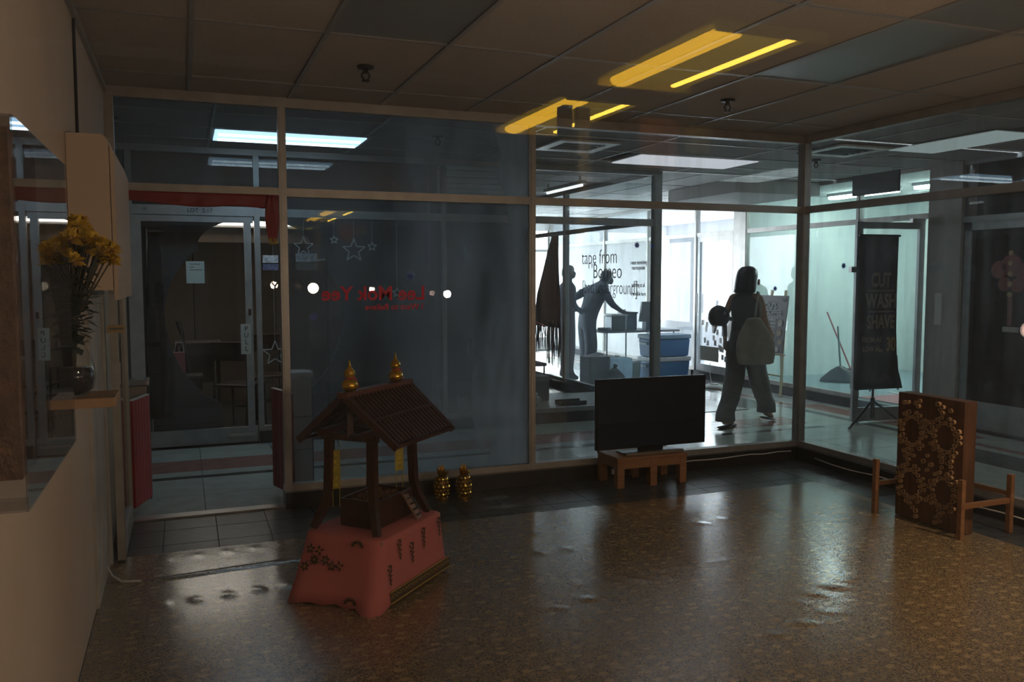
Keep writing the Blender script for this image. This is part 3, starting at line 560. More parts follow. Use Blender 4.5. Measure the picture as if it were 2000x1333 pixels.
# ---- pedestal under a pink cloth
PC = Vector((.885, 4.20)); AX = Vector((math.cos(math.radians(45)), math.sin(math.radians(45)))); BX = Vector((AX.y, -AX.x))
def P(a, b, z): v = PC+AX*a+BX*b; return (v.x, v.y, z)
ZP = .315
pd = thing('plinth', 'low square plinth hidden under the pink cloth', 'plinth', (PC.x, PC.y, 0))
m = MB(); m.prism([P(a*.285, b*.215, 0.004) for a, b in ((-1, -1), (1, -1), (1, 1), (-1, 1))], (0, 0, ZP-.012)); m.build('block', M('plain board', (.4, .3, .2), .8), pd)
def cloth_mat():
    m = M('pink cloth', (.50, .15, .14), .85, bump=.2, bscale=500); N, L = nt(m); b = N['Principled BSDF']
    return m
def cloth():
    # rings of a draped square, from the middle of the top out to the hem
    n = 48; rings_ = []
    def sq(t, ha, hb, r):      # rounded rectangle point
        ca, sa = math.cos(t), math.sin(t); k = 1/max(abs(ca), abs(sa)); x, y = ca*k, sa*k
        e = .06; q = (abs(x)**(1/e)+abs(y)**(1/e))**e; x /= q; y /= q
        return x*ha, y*hb
    spec = [(.02, ZP), (.5, ZP), (.93, ZP), (1.0, ZP-.006), (1.02, ZP-.03), (1.04, ZP*.72), (1.07, ZP*.45), (1.10, ZP*.2), (1.13, .012)]
    V = []; F = []
    for i, (s, z) in enumerate(spec):
        for k in range(n):
            t = 2*math.pi*(k+.5)/n; a, b = sq(t, .295*s, .225*s, 0)
            drop = max(0, (ZP-z)/ZP)
            left = max(0, -a)/.3                                  # hem flares outwards on the near face
            fl = drop*.10*left*(.55+.5*max(0, -b)/.22)
            a -= fl*.9; fold = drop*.003*math.sin(k*math.pi*2/n*13)
            zz = z
            if i == len(spec)-1: zz = .004+.010*(.5+.5*math.sin(k*1.7))+(.035 if (b > .18 and a > -.2) else 0)
            if i == len(spec)-1 and a < -.27 and b > .15: a -= .045; b += .02; zz = .003
            V.append(P(a+fold, b+fold, zz))
    for i in range(len(spec)-1):
        for k in range(n): F.append((i*n+k, i*n+(k+1) % n, (i+1)*n+(k+1) % n, (i+1)*n+k))
    F.append(tuple(range(n-1, -1, -1)))
    return MB().add(V, F)
cl = cloth().build('cloth', cloth_mat(), None, True); tag(cl, 'dull pink cloth with brown and gold floral print draped over the plinth', 'cloth')
cl.modifiers.new('thickness', 'SOLIDIFY').thickness = .003
# printed motifs: flower sprays of small petals lying on the cloth sides, and the gold border
BR = M('dark brown print', (.055, .035, .012), .8); GO = M('gold print', (.42, .27, .05), .6); OR2 = M('orange print', (.45, .16, .03), .7)
def leafquad(m, c, u, v, ang, ln, wd):
    d = u*math.cos(ang)+v*math.sin(ang); s = u*-math.sin(ang)+v*math.cos(ang); nn = u.cross(v)*.0015
    pts = [c-d*ln/2, c-d*ln*.1+s*wd/2, c+d*ln/2, c-d*ln*.1-s*wd/2]; m.prism([p for p in pts], nn)
def face_pt(side, t, h):       # side 'n' = near-left face (a-), side 'r' = right face (b+); t along it, h height
    dr = (ZP-h)/ZP
    if side == 'r': return Vector(P(t, .225*(1.015+.115*dr)+.010, h))
    left = 1; b = -t; fl = dr*.10*(.55+.5*max(0, -b)/.22)*.98
    return Vector(P(-.295*(1.015+.115*dr)-fl*.9-.010, b, h))
def motif(side, t, h, kind):
    c = face_pt(side, t, h); u = (face_pt(side, t+.01, h)-face_pt(side, t-.01, h)).normalized(); v = (face_pt(side, t, h+.01)-face_pt(side, t, h-.01)).normalized()
    if u.cross(v).dot(Vector((.2, -1, 0))) < 0: u = -u
    m = MB(); g = MB()
    if kind == 'spray':
        for cx, cy, k in ((0, 0, 8), (-.045, -.035, 6), (.06, .005, 6), (.10, -.02, 5), (-.03, .05, 5), (.02, .045, 4), (.14, -.015, 4)):
            for i in range(k): a = i*2*math.pi/k+.3; leafquad(m, c+u*(cx+.016*math.cos(a))+v*(cy+.016*math.sin(a)), u, v, a, .024, .012)
            leafquad(g, c+u*cx+v*cy, u, v, 0, .012, .012)
    elif kind == 'drop':
        for i in range(12): leafquad(m, c+v*(.045-.008*i)+u*(.017*math.sin(i*2.3)*(1-i/13)), u, v, i*1.1, .024*(1-i/24), .012)
        leafquad(g, c-v*.055, u, v, 1.57, .012, .006)
    else:
        for i in range(9): a = math.pi*i/8; leafquad(m, c+u*.028*math.cos(a)+v*.02*math.sin(a), u, v, a, .022, .010)
        leafquad(g, c, u, v, 0, .014, .012)
    m.build('floral_print', BR, cl, kind='stuff'); g.build('floral_print', GO, cl, kind='stuff')
# near-left face runs from b=-.22 (left) to b=+.22 (right corner): t = -b
motif('n', .125, .20, 'spray'); motif('n', -.10, .285, 'fan'); motif('n', -.10, .03, 'fan'); 
motif('r', -.17, .245, 'drop'); motif('r', .06, .24, 'drop'); motif('r', -.06, .20, 'drop'); motif('r', .22, .25, 'drop'); motif('r', -.27, .15, 'drop')
m = MB(); g = MB()
for i in range(23):
    t0 = -.285+i*.0252
    q = [face_pt('r', t0, .022), face_pt('r', t0+.0252, .022), face_pt('r', t0+.0252, .067), face_pt('r', t0, .067)]
    m.prism(q, Vector((BX.x, BX.y, 0))*.001)
    c = face_pt('r', t0+.0126, .045)+Vector((BX.x, BX.y, 0))*.0015; u = Vector((AX.x, AX.y, 0)); v = Vector((0, 0, 1))
    for k in range(4): leafquad(g, c+u*(.007*math.cos(k*1.57+i))+v*(.011*math.sin(k*1.57+i)), u, -v, k*1.57+i*.8, .016, .004)
for h in (.016, .068): g.prism([face_pt('r', -.285, h), face_pt('r', .295, h), face_pt('r', .295, h+.006), face_pt('r', -.285, h+.006)], Vector((BX.x, BX.y, 0))*.002)
m.build('border', BR, cl); g.build('border_print', GO, cl)
# ---- wooden pavilion
pv = thing('pavilion', 'small dark wooden pavilion with slatted gable roof standing on the pink cloth', 'pavilion', (PC.x, PC.y, ZP))
Zb = ZP+.003
BO = -.02
for a in (-1, 1):
    for b in (-1, 1):
        top = P(a*.185, BO+b*.125, .79)
        pts = [P(a*.245, BO+b*.185, Zb), P(a*.228, BO+b*.168, .36), P(a*.205, BO+b*.145, .42), P(a*.19, BO+b*.13, .50), P(a*.186, BO+b*.126, .64), top]
        m = MB(); V = []; 
        for i in range(len(pts)-1): pass
        m.tube(pts, [.021, .024, .026, .027, .027, .027], 4, up=(AX.x*.7+BX.x*.7, AX.y*.7+BX.y*.7, 0)); m.build('leg', WD, pv)
RA0, RA1, ZR, ZE, BE = -.25, .37, .985, .745, .285
for b in (-1, 1): MB().bar(P(-.26, BO+b*.125, .80), P(.26, BO+b*.125, .80), .03, .035).build('beam', WD, pv)
for a in (-.19, 0.0, .19): MB().bar(P(a, BO-.16, .775), P(a, BO+.16, .775), .03, .032).build('beam', WD, pv)
for a in (-.19, .19): MB().bar(P(a, BO, .78), P(a, BO, ZR-.02), .03, .03).build('king_post', WD, pv)
MB().bar(P(RA0, BO, ZR), P(RA1, BO, ZR), .055, .03).build('ridge', wood('ridge wood', (.09, .03, .018), (.13, .045, .028), .45), pv)
for a in (-1, 1):
    for b in (-1, 1):
        x = RA0+.01 if a < 0 else RA1-.01
        MB().bar(P(x, BO+b*.01, ZR-.012), P(x-a*.02, BO+b*BE, ZE), .018, .032).build('bargeboard', WD, pv)
for b in (-1, 1):
    MB().bar(P(RA0+.02, BO+b*(BE-.012), ZE+.008), P(RA1-.02, BO+b*(BE-.012), ZE+.008), .026, .018).build('eave', WD, pv)
    MB().bar(P(RA0+.02, BO+b*.15, .868), P(RA1-.02, BO+b*.15, .868), .014, .014).build('purlin', WD, pv)
    n = 17
    for i in range(n):
        x = RA0+.035+(RA1-RA0-.07)*i/(n-1)
        MB().bar(P(x, BO+b*.02, ZR-.005), P(x*.985, BO+b*(BE-.014), ZE+.022), .016, .009).build('roof_slat', WD, pv)
bx_ = thing('planter_box', 'dark wooden planter box filled with brown chips under the pavilion roof', 'planter', (PC.x, PC.y, ZP))
b0, b1, a0, a1 = -.105, .105, -.15, .17
for q in (((a0, b0), (a1, b0)), ((a0, b1), (a1, b1)), ((a0, b0), (a0, b1)), ((a1, b0), (a1, b1))):
    MB().bar(P(*q[0], Zb+.07), P(*q[1], Zb+.07), .012, .135).build('side', WD, bx_)
m = MB(); m.prism([P(a0, b0, Zb), P(a1, b0, Zb), P(a1, b1, Zb), P(a0, b1, Zb)], (0, 0, .105)); m.build('fill', M('soil', (.03, .018, .01), .9), bx_)
m = MB()
for i in range(420):
    c = Vector(P(random.uniform(a0+.012, a1-.012), random.uniform(b0+.012, b1-.012), Zb+.105+random.uniform(0, .018))); d = Vector((random.uniform(-1, 1), random.uniform(-1, 1), random.uniform(-.4, .6))).normalized()
    m.bar(c-d*.011, c+d*.011, .009, .004)
ch = m.build('wood_chips', M('brown chips', (.16, .07, .03), .7), bx_, kind='stuff')
rp = MB().bar(P(.09, b1+.004, Zb+.135), P(.10, b1+.09, Zb+.004), .055, .008).build('ramp', WD2, bx_)
for i in range(5): k = (i+.5)/5; MB().bar(P(.068+.01*k, b1+.004+.086*k, Zb+.135-.131*k+.006), P(.122, b1+.004+.086*k, Zb+.135-.131*k+.006), .008, .008).build('ramp_step', WD, rp)
MB().ball(P(-.03, .0, Zb+.135), .022).build('glass_ball', M('clear bead', (.3, .28, .26), .05, spec=1), bx_, True)
GOLD = M('gold lacquer', (.60, .35, .04), .22, .85)
for i, (a, lb) in enumerate(((-.185, 'golden gourd on the near end of the pavilion ridge'), (.235, 'golden gourd on the far end of the pavilion ridge'))):
    c = P(a, BO, ZR+.014); t = thing('gourd', lb, 'gourd', c, 'golden gourds on the roof ridge')
    MB().lathe(c, [(.012, 0), (.030, .006), (.039, .022), (.040, .032), (.034, .050), (.019, .062), (.017, .066), (.025, .076), (.028, .088), (.024, .102), (.013, .116), (.006, .128), (.005, .145), (.002, .155)], 22).build('body', GOLD, t, True)
    MB().lathe((c[0], c[1], c[2]+.062), [(.020, 0), (.021, .004), (.018, .008)], 16).build('red_cord', M('red cord', (.35, .01, .01), .6), t, True)
    MB().tube([(c[0]+.018, c[1]+.005, c[2]+.064), (c[0]+.04, c[1]+.012, c[2]+.045), (c[0]+.045, c[1]+.014, c[2]+.01)], .003, 6).tube([(c[0]+.018, c[1]+.005, c[2]+.066), (c[0]+.035, c[1]+.0, c[2]+.06), (c[0]+.02, c[1]-.0, c[2]+.07)], .003, 6).build('red_ribbon', MATS['red cord'], t)
YG = M('gilt yellow paper', (.36, .32, .04), .45)
for i, (a, b, zt, zb, lb) in enumerate(((-.17, -.10, .70, .505, 'yellow printed paper strip hanging in the pavilion nearer the planter end'), (.10, .10, .69, .56, 'yellow printed paper strip hanging under the far eave of the pavilion'))):
    c = Vector(P(a, BO+b, 0)); t = thing('paper_strip', lb, 'paper strip', (c.x, c.y, zb), 'yellow strips in the pavilion')
    MB().bar((c.x-.022, c.y, (zt+zb)/2-.0), (c.x+.022, c.y, (zt+zb)/2), .002, zt-zb).build('strip', YG, t)
    for s in (-1, 1): MB().tube([(c.x+s*.018, c.y, zt-.01), (c.x+s*.016, c.y, .775)], .0015, 5).build('string', YG, t); MB().tube([(c.x+s*.018, c.y, zb+.01), (c.x+s*.016, c.y, zb-.09)], .002, 5).build('string', YG, t)
    m = MB()
    for k in range(5):
        z = zb+.02+(zt-zb-.04)*k/4; m.prism([(c.x-.008, c.y-.0022, z-.01), (c.x+.008, c.y-.0022, z-.006), (c.x+.006, c.y-.0022, z+.01), (c.x-.009, c.y-.0022, z+.007)], (0, .0005, 0))
    m.build('printed_characters', M('gold glitter', (.7, .55, .1), .25, .8), t)
# ---- pineapple ornaments
GP = M('gold foil', (.75, .42, .06), .18, .9)
for i, (x, y, lb) in enumerate(((1.645, 5.60, 'gold pineapple ornament on the slate floor nearer the pavilion'), (1.80, 5.58, 'gold pineapple ornament on the slate floor farther from the pavilion'))):
    t = thing('pineapple_ornament', lb, 'ornament', (x, y, 0), 'gold pineapples on the floor')
    MB().lathe((x, y, .001), [(.045, 0), (.047, .02), (.03, .03)], 14).build('base', GP, t)
    MB().lathe((x, y, .028), [(.028, 0), (.048, .03), (.052, .07), (.045, .11), (.028, .135)], 14).build('core', M('dark gold', (.22, .11, .02), .3, .8), t)
    m = MB()
    for r in range(5):
        z = .045+r*.026; rad = [.048, .052, .053, .05, .04][r]
        for k in range(11):
            a = 2*math.pi*(k+.5*(r % 2))/11; c = Vector((x+rad*math.cos(a), y+rad*math.sin(a), z)); n = Vector((math.cos(a), math.sin(a), 0)); s = Vector((-n.y, n.x, 0))
            m.add([c+s*.014, c+Vector((0, 0, .014)), c-s*.014, c-Vector((0, 0, .014)), c+n*.009], [(0, 1, 4), (1, 2, 4), (2, 3, 4), (3, 0, 4)])
    m.build('scales', GP, t)
    for k in range(12):
        a = k*2.4; sp = .012+.03*(k % 3)/2; hh = .09-.02*(k % 3)
        MB().tube([(x+.012*math.cos(a), y+.012*math.sin(a), .155), (x+sp*.9*math.cos(a), y+sp*.9*math.sin(a), .155+hh*.6), (x+sp*1.3*math.cos(a), y+sp*1.3*math.sin(a), .155+hh)], [.011, .009, .001], 5, flat=.4).build('leaf', GP, t)
# footprint stickers
for i, (x, y, r, lb) in enumerate(((2.0, 5.50, .1, 'pale footprint sticker on the slate floor nearer the partition'), (1.97, 5.27, -.05, 'pale footprint sticker on the slate floor nearer the vinyl edge'))):
    pts = [(math.cos(k*math.pi/9)*.115, math.sin(k*math.pi/9)*(.045+.012*math.cos(k*math.pi/9))) for k in range(18)]
    o = MB().prism([(x+px*math.cos(r)-py*math.sin(r), y+px*math.sin(r)+py*math.cos(r), .0006) for px, py in pts], (0, 0, .001)).build('footprint_sticker', M('pale sticker', (.16, .17, .17), .6)); tag(o, lb, 'sticker', 'footprint stickers')
# ---- television on the low wooden table
t = thing('low_table', 'low orange brown wooden table holding the television', 'table', (3.22, 5.56, 0))
MB().box(2.92, 3.52, 5.40, 5.73, .205, .228).build('tabletop', OR, t, bev=.004)
for y in (5.405, 5.695): MB().box(2.93, 3.51, y, y+.03, .145, .205).build('apron', OR, t)
for x in (2.93, 3.48): MB().box(x, x+.03, 5.435, 5.695, .145, .205).build('apron', OR, t)
for x in (2.925, 3.20, 3.455):
    for y in (5.402, 5.672): MB().box(x, x+.058, y, y+.055, .002, .204).build('leg', OR, t, bev=.003)
t = thing('television', 'large black flat television standing on the low table', 'television', (3.3, 5.56, .228))
tvp = MB().box(2.825, 3.775, 5.555, 5.585, .262, .795).build('panel', M('television bezel', (.01, .01, .012), .3), t, bev=.004)
MB().box(2.835, 3.765, 5.551, 5.5545, .275, .787).build('screen', M('switched off screen', (.012, .021, .036), .5, spec=.25), tvp)
MB().box(3.03, 3.52, 5.46, 5.50, .229, .244).build('foot_bar', M('brushed grey bar', (.25, .22, .18), .4, .5), t); MB().box(3.03, 3.52, 5.50, 5.62, .229, .238).build('stand', BLACK, t); MB().box(3.2, 3.4, 5.56, 5.60, .235, .29).build('neck', BLACK, t)
# ---- bamboo tube panel on its wooden trestle stand
tr_ = thing('trestle_stand', 'dark wooden trestle stand around the bamboo ring panel', 'stand', (4.35, 3.9, 0))
for y, x0_ in ((4.235, 4.205), (3.605, 4.235)):
    for x in (x0_, x0_+.40): MB().bar((x, y, .002), (x, y, .36), .030, .034).build('leg', WD2, tr_, bev=.003)
    MB().bar((x0_, y, .20), (x0_+.40, y, .20), .022, .03).build('rail', WD2, tr_)
MB().bar((4.605, 4.235, .24), (4.635, 3.605, .24), .02, .028).build('rail', WD2, tr_)
bp = thing('bamboo_panel', 'upright wooden panel studded with cut bamboo rings in a cross pattern', 'artwork', (4.35, 3.92, 0))
PX0, PX1, PY0, PY1 = 4.30, 4.40, 3.66, 4.16
MB().box(PX0, PX1, PY0, PY1, .006, .81).build('board', wood('panel wood', (.06, .026, .012), (.11, .05, .022), .55, axis=2), bp, bev=.003)
BAM = M('cut bamboo', (.36, .22, .11), .5, noise=.2, nscale=60); BIN = M('bamboo hollow', (.025, .014, .008), .8)
def ringmesh(r):
    n = 14; m = MB(); V = []; F = []
    prof = [(r, .0), (r, -.014), (r*.78, -.014), (r*.74, .0)]
    for rr, d in prof:
        for k in range(n): t_ = 2*math.pi*k/n; V.append((d, rr*math.cos(t_), rr*math.sin(t_)))
    for i in range(3):
        for k in range(n): F.append((i*n+k, i*n+(k+1) % n, (i+1)*n+(k+1) % n, (i+1)*n+k))
    m.add(V, F); return m
rm = ringmesh(.0135).build('bamboo_ring', BAM, bp); rm_me = rm.data; bpy.data.objects.remove(rm)
spots = []
def addr(u, v):
    if .015 < u < .485 and .02 < v < .79 and all((u-a)**2+(v-b)**2 > .0285**2 for a, b in spots): spots.append((u, v))
# interlocking circles, as in a cross-stitch of four rings round a centre
for cu, cv in ((.125, .575), (.375, .575), (.125, .235), (.375, .235), (.25, .405), (.25, .74), (.25, .07), (-.0, .405), (.5, .405)):
    for ring, off in ((.082, 0), (.112, .15)):
        k = int(2*math.pi*ring/.031)
        for i in range(k):
            a_ = 2*math.pi*i/k+off
            if ring > .1 and (i % 3) == 2: continue
            if (cu, cv) == (.25, .405) and ring < .1: continue
            addr(cu+ring*math.cos(a_)*.95, cv+ring*math.sin(a_)*1.1)
for u, v in ((.25, .44), (.22, .40), (.28, .39), (.25, .35), (.06, .75), (.09, .755), (.12, .75), (.35, .755), (.38, .75), (.41, .745), (.08, .70), (.38, .70)): addr(u, v)
for i, (u, v) in enumerate(spots[:290]):
    q = bpy.data.objects.new('bamboo_ring', rm_me); COL.objects.link(q); q.parent = bp; q.location = Vector((PX0-.0005, PY1-u, v))-wpos(bp)+Vector((0, 0, 0)); s_ = random.uniform(.85, 1.12); q.scale = (random.uniform(.7, 1.6), s_, s_)
# cables by the kerbs
CW = M('white cable', (.6, .58, .55), .5)
def wobble(p, q, n, a):
    p, q = Vector(p), Vector(q); return [p.lerp(q, i/n)+Vector((random.uniform(-a, a), random.uniform(-a, a)*.3, random.uniform(-a, a))) for i in range(n+1)]
tag(MB().tube(wobble((4.80, 5.5, .06), (4.80, 2.5, .05), 14, .008), .005, 6).build('cable', CW, None, True), 'white cable clipped along the right kerb behind the bamboo panel', 'cable')
tag(MB().tube(wobble((3.1, 5.725, .075), (4.75, 5.725, .085), 12, .006), .005, 6).build('cable', CW, None, True), 'white cable clipped along the back kerb behind the television table', 'cable')
tag(MB().tube([(-.41, 4.75, .06), (-.38, 4.7, .02), (-.33, 4.62, .010), (-.24, 4.60, .010)], .006, 6).build('cable', CW, None, True), 'short white cable end curling off the left wall onto the vinyl', 'cable')
tag(MB().box(3.05, 3.10, 5.725, 5.735, .03, .075).build('power_plug', WHITEP), 'white power plug on the back kerb under the low table', 'plug')
MB().tube([(3.10, 5.72, .05), (3.13, 5.70, .03), (3.2, 5.70, .01)], .003, 6).build('lead', BLACK, bpy.data.objects['power_plug'])
# ---- doorway: open door leaf, red gates, red cloth
d5 = thing('door_5', 'aluminium glass door folded open against the left wall', 'door', (-.345, 5.4, 0), kind='structure')
XD = -.352
for y0_, y1_ in ((4.97, 5.04), (5.70, 5.77)): MB().box(XD-.02, XD+.02, y0_, y1_, .015, 2.09).build('stile', ALU, d5); MB().box(XD-.004, XD+.021, y0_+.028, y0_+.036, .02, 2.08).build('groove', BLACK, d5)
MB().box(XD-.019, XD+.019, 5.04, 5.70, 2.02, 2.09).build('top_rail', ALU, d5); MB().box(XD-.019, XD+.019, 5.04, 5.70, .015, .13).build('bottom_rail', ALU, d5); MB().box(XD-.003, XD+.003, 5.04, 5.70, .13, 2.02).build('pane', GFAR, d5)
MB().box(XD-.024, XD+.028, 4.955, 4.971, .98, 1.10).build('lock_plate', STEEL, d5); MB().tube([(XD, 4.95, 1.04), (XD, 4.975, 1.04)], .012, 10).build('lock_cylinder', STEEL, d5)
lt = MB().box(XD-.03, XD+.055, 4.93, 4.955, 1.26, 1.30).build('latch', M('brass latch', (.45, .33, .16), .4, .7), d5); MB().tube([(XD-.02, 4.925, 1.28), (XD+.05, 4.925, 1.28)], .006, 8).build('bolt', STEEL, lt)
RED = M('red painted slats', (.32, .009, .009), .45); REDW = M('worn white edge', (.55, .5, .48), .5)
def gate(label, p0, p1, z0, z1):
    t = thing('red_gate', label, 'gate', (p0[0], p0[1], 0), 'low red gates of the doorway'); p0, p1 = Vector((*p0, 0)), Vector((*p1, 0)); n = 6
    for z in (z0+.03, z1-.03): MB().bar(p0+Vector((0, 0, z)), p1+Vector((0, 0, z)), .012, .05).build('rail', RED, t)
    for i in range(n):
        a, b = p0.lerp(p1, (i+.06)/n), p0.lerp(p1, (i+.94)/n); c = Vector((0, 0, (z0+z1)/2)); s = Vector((0, 0, 0))
        MB().bar(a+c, b+c, .022, z1-z0).build('slat', RED, t)
    MB().bar(p0+Vector((0, 0, z1+.003)), p1+Vector((0, 0, z1+.003)), .024, .007).build('cap', REDW, t)
gate('low red slatted gate folded open on the left of the doorway', (-.335, 5.90), (-.245, 6.20), .06, .76)
gate('low red slatted gate folded open on the mullion side of the doorway', (.672, 5.89), (.575, 6.22), .06, .76)
def drape():
    n, k = 40, 6; V = []; F = []
    for i in range(n+1):
        x = -.39+(.60+.39)*i/n; sag = (.0 if x > -.1 else .045*((-.1-x)/.29)); h = .085-sag+.006*math.sin(x*14)
        for j in range(k+1): V.append((x, 5.775-.006*math.sin(x*38+j*.5)*(j/k), 2.09-h*j/k))
    for i in range(n):
        for j in range(k): F.append((i*(k+1)+j, i*(k+1)+j+1, (i+1)*(k+1)+j+1, (i+1)*(k+1)+j))
    return MB().add(V, F)
rc = thing('red_cloth', 'red cloth strung above the doorway with a tasselled end hanging by the mullion', 'cloth', (.1, 5.775, 2.1))
RCM = M('red satin', (.26, .010, .014), .5)
drape().build('swag', RCM, rc, True).modifiers.new('thickness', 'SOLIDIFY').thickness = .002
m = MB(); V = []; F = []
for j in range(9):
    z = 2.085-.285*j/8; wd_ = .045+.03*math.sin(math.pi*j/8); 
    for i in range(7): V.append((.555+wd_*(i/6-.5)*1.2, 5.765-.012*math.sin(i*2.1+j*.2), z-.02*(i % 2)*(j == 8)))
for j in range(8):
    for i in range(6): F.append((j*7+i, j*7+i+1, (j+1)*7+i+1, (j+1)*7+i))
m.add(V, F).build('hanging_end', RCM, rc, True).modifiers.new('thickness', 'SOLIDIFY').thickness = .002
m = MB()
for i in range(10): m.tube([(.535+i*.005, 5.76, 1.81), (.533+i*.0055, 5.758, 1.765)], .0022, 5)
m.build('gold_fringe', M('gold thread', (.5, .33, .03), .5), rc)
# ---- wall casing, shelf, vase, flowers, acrylic case
t = thing('wall_casing', 'cream boxed casing mounted high on the left wall', 'casing', (-.34, 4.3, 1.5))
CAS = M('cream casing', (.52, .43, .34), .6)
m = MB(); m.prism([(-.418, 3.80, 1.50), (-.265, 3.80, 1.50), (-.265, 3.80, 2.10), (-.285, 3.80, 2.125), (-.418, 3.80, 2.125)], (0, 1.03, 0)); m.build('body', CAS, t)
m = MB(); m.prism([(-.262, 3.82, 1.46), (-.247, 3.82, 1.46), (-.247, 3.82, 2.05), (-.262, 3.82, 2.09)], (0, .98, 0)); m.build('cover', CAS, t)
t = thing('wall_shelf', 'small wooden shelf on the left wall under the flower vase', 'shelf', (-.32, 3.0, 1.146))
MB().box(-.419, -.207, 2.90, 3.10, 1.146, 1.176).build('board', wood('pale shelf wood', (.30, .19, .11), (.38, .25, .15), .5), t, bev=.002); MB().bar((-.405, 3.0, 1.07), (-.405, 3.0, 1.145), .02, .12).build('bracket', WD2, t)
vx, vy, vz = -.342, 3.0, 1.177
t = thing('vase', 'clear round glass vase of dark water on the wall shelf', 'vase', (vx, vy, vz))
MB().lathe((vx, vy, vz), [(.048, 0), (.066, .02), (.074, .06), (.070, .10), (.055, .14), (.038, .17), (.036, .20), (.040, .215)], 24).build('glass', glass('vase glass', (.9, .93, .93), dirt=.03), t, True)
MB().lathe((vx, vy, vz+.004), [(.046, 0), (.062, .018), (.069, .055), (.066, .085)], 20).build('water', M('murky water', (.03, .028, .035), .1), t, True)
t = thing('flower_bouquet', 'bunch of yellow chrysanthemums with dark leafy stems in the vase', 'flowers', (vx, vy, vz+.1))
YEL = M('yellow petals', (.55, .36, .01), .6); GRN = M('dark green leaf', (.012, .02, .008), .6); STM = M('dark stem', (.03, .028, .012), .6)
heads = []
for i in range(72):
    a = random.uniform(0, 6.28); rr = .115*math.sqrt(random.random()); hx_, hy_ = rr*math.cos(a), rr*math.sin(a)*.9; hz = 1.59+.13*math.sqrt(max(0, 1-(rr/.125)**2))*random.uniform(.5, 1)+random.uniform(-.03, .01)
    c = Vector((max(-.395, vx+.02+hx_), vy+hy_, hz)); heads.append(c)
    MB().tube([(vx+random.uniform(-.015, .015), vy, vz+.05), (vx+hx_*.25, vy+hy_*.25, vz+.25), c], [.003, .003, .0025], 5).build('stem', STM, t)
    m = MB()
    for k in range(46):
        u_ = random.uniform(-.25, 1); th_ = k*2.4; s_ = math.sqrt(max(0, 1-u_*u_)); d = Vector((s_*math.cos(th_), s_*math.sin(th_), u_)); L_ = .034+.008*random.random()
        q = d.orthogonal().normalized()*.007; e = Vector((0, 0, -.006)); m.add([c, c+d*L_*.6+q, c+d*L_+e, c+d*L_*.6-q], [(0, 1, 2, 3)])
    m.build('flower_head', YEL, t)
for i in range(230):
    z = random.uniform(1.33, 1.60); rr = .025+.06*(z-1.33)/.27; a = random.uniform(0, 6.28); c = Vector((max(-.385, vx+.01+rr*math.cos(a)*random.random()), vy+rr*math.sin(a)*.8, z)); d = Vector((math.cos(a), math.sin(a), random.uniform(-.8, .4))).normalized(); q = d.cross(Vector((0, 0, 1))).normalized()
    L_ = random.uniform(.035, .055); MB().add([c, c+d*L_*.5+q*.019, c+d*L_, c+d*L_*.5-q*.019], [(0, 1, 2, 3)]).build('leaf', GRN, t)
ac = thing('acrylic_case', 'shallow clear acrylic case with a dark brown artwork hung on the left wall', 'display case', (-.36, 2.3, 1.1))
AG = glass('acrylic', (.93, .94, .95), dirt=.02, refl=.05)
Y0, Y1, Z0, Z1 = 1.89, 2.69, 1.085, 1.865
MB().box(-.302, -.298, Y0, Y1, Z0, Z1).build('front_panel', AG, ac); MB().box(-.419, -.302, Y1-.004, Y1, Z0, Z1).build('side_panel', AG, ac); MB().box(-.419, -.302, Y0, Y0+.004, Z0, Z1).build('side_panel', AG, ac)
MB().box(-.419, -.302, Y0+.004, Y1-.004, Z0, Z0+.004).build('bottom_panel', AG, ac); MB().box(-.419, -.302, Y0+.004, Y1-.004, Z1-.004, Z1).build('top_panel', AG, ac)
MB().box(-.417, -.312, Y0+.03, Y0+.36, Z0+.06, Z1-.02).build('artwork', M('brown bark artwork', (.10, .045, .018), .8, noise=.6, nscale=25, bump=.8, bscale=60), ac)
# ================================================================ THINGS BEYOND THE GLASS
# lettering and stickers on the back partition (written to be read from the corridor)
LR = M('red vinyl lettering', (.85, .03, .08), .6)
wt = thing('window_lettering', 'mirrored red vinyl lettering on the hazy pane of the back partition', 'lettering', (1.25, YB+.004, 1.4))
text('lettering', 'Lee Mok Yee', .135, (1.235, YB-.0045, 1.437), (-1, 0, 0), (0, 0, 1), LR, wt, bold=.003)
text('lettering', 'I Want to Believe', .058, (1.375, YB-.0045, 1.345), (-1, 0, 0), (0, 0, 1), LR, wt, bold=.001)
BLU = M('blue glitter sticker', (.10, .20, .75), .5)
def flake(x, z, r, label, plane='x', p=YB-.006):
    m = MB()
    for k in range(4):
        a = math.pi*k/4; d = (math.cos(a)*r, math.sin(a)*r)
        if plane == 'x': m.bar((x-d[0], p, z-d[1]), (x+d[0], p, z+d[1]), .002, r*.16, up=(0, 1, 0)) if False else m.prism([(x-d[0], p, z-d[1]), (x-d[1]*.13, p, z+d[0]*.13), (x+d[0], p, z+d[1]), (x+d[1]*.13, p, z-d[0]*.13)], (0, .002, 0))
        else: m.prism([(p, x-d[0], z-d[1]), (p, x-d[1]*.13, z+d[0]*.13), (p, x+d[0], z+d[1]), (p, x+d[1]*.13, z-d[0]*.13)], (.002, 0, 0))
    for k in range(8):
        a = math.pi*k/4+.39; d = (math.cos(a)*r*.45, math.sin(a)*r*.45)
        if plane == 'x': m.ball((x+d[0], p, z+d[1]), r*.13, .001, r*.13, 6, 4)
        else: m.ball((p, x+d[0], z+d[1]), .001, r*.13, r*.13, 6, 4)
    o = m.build('snowflake_sticker', BLU); tag(o, label, 'sticker', 'blue snowflake stickers')
flake(.82, 1.285, .036, 'blue snowflake sticker low on the hazy pane beside the mullion')
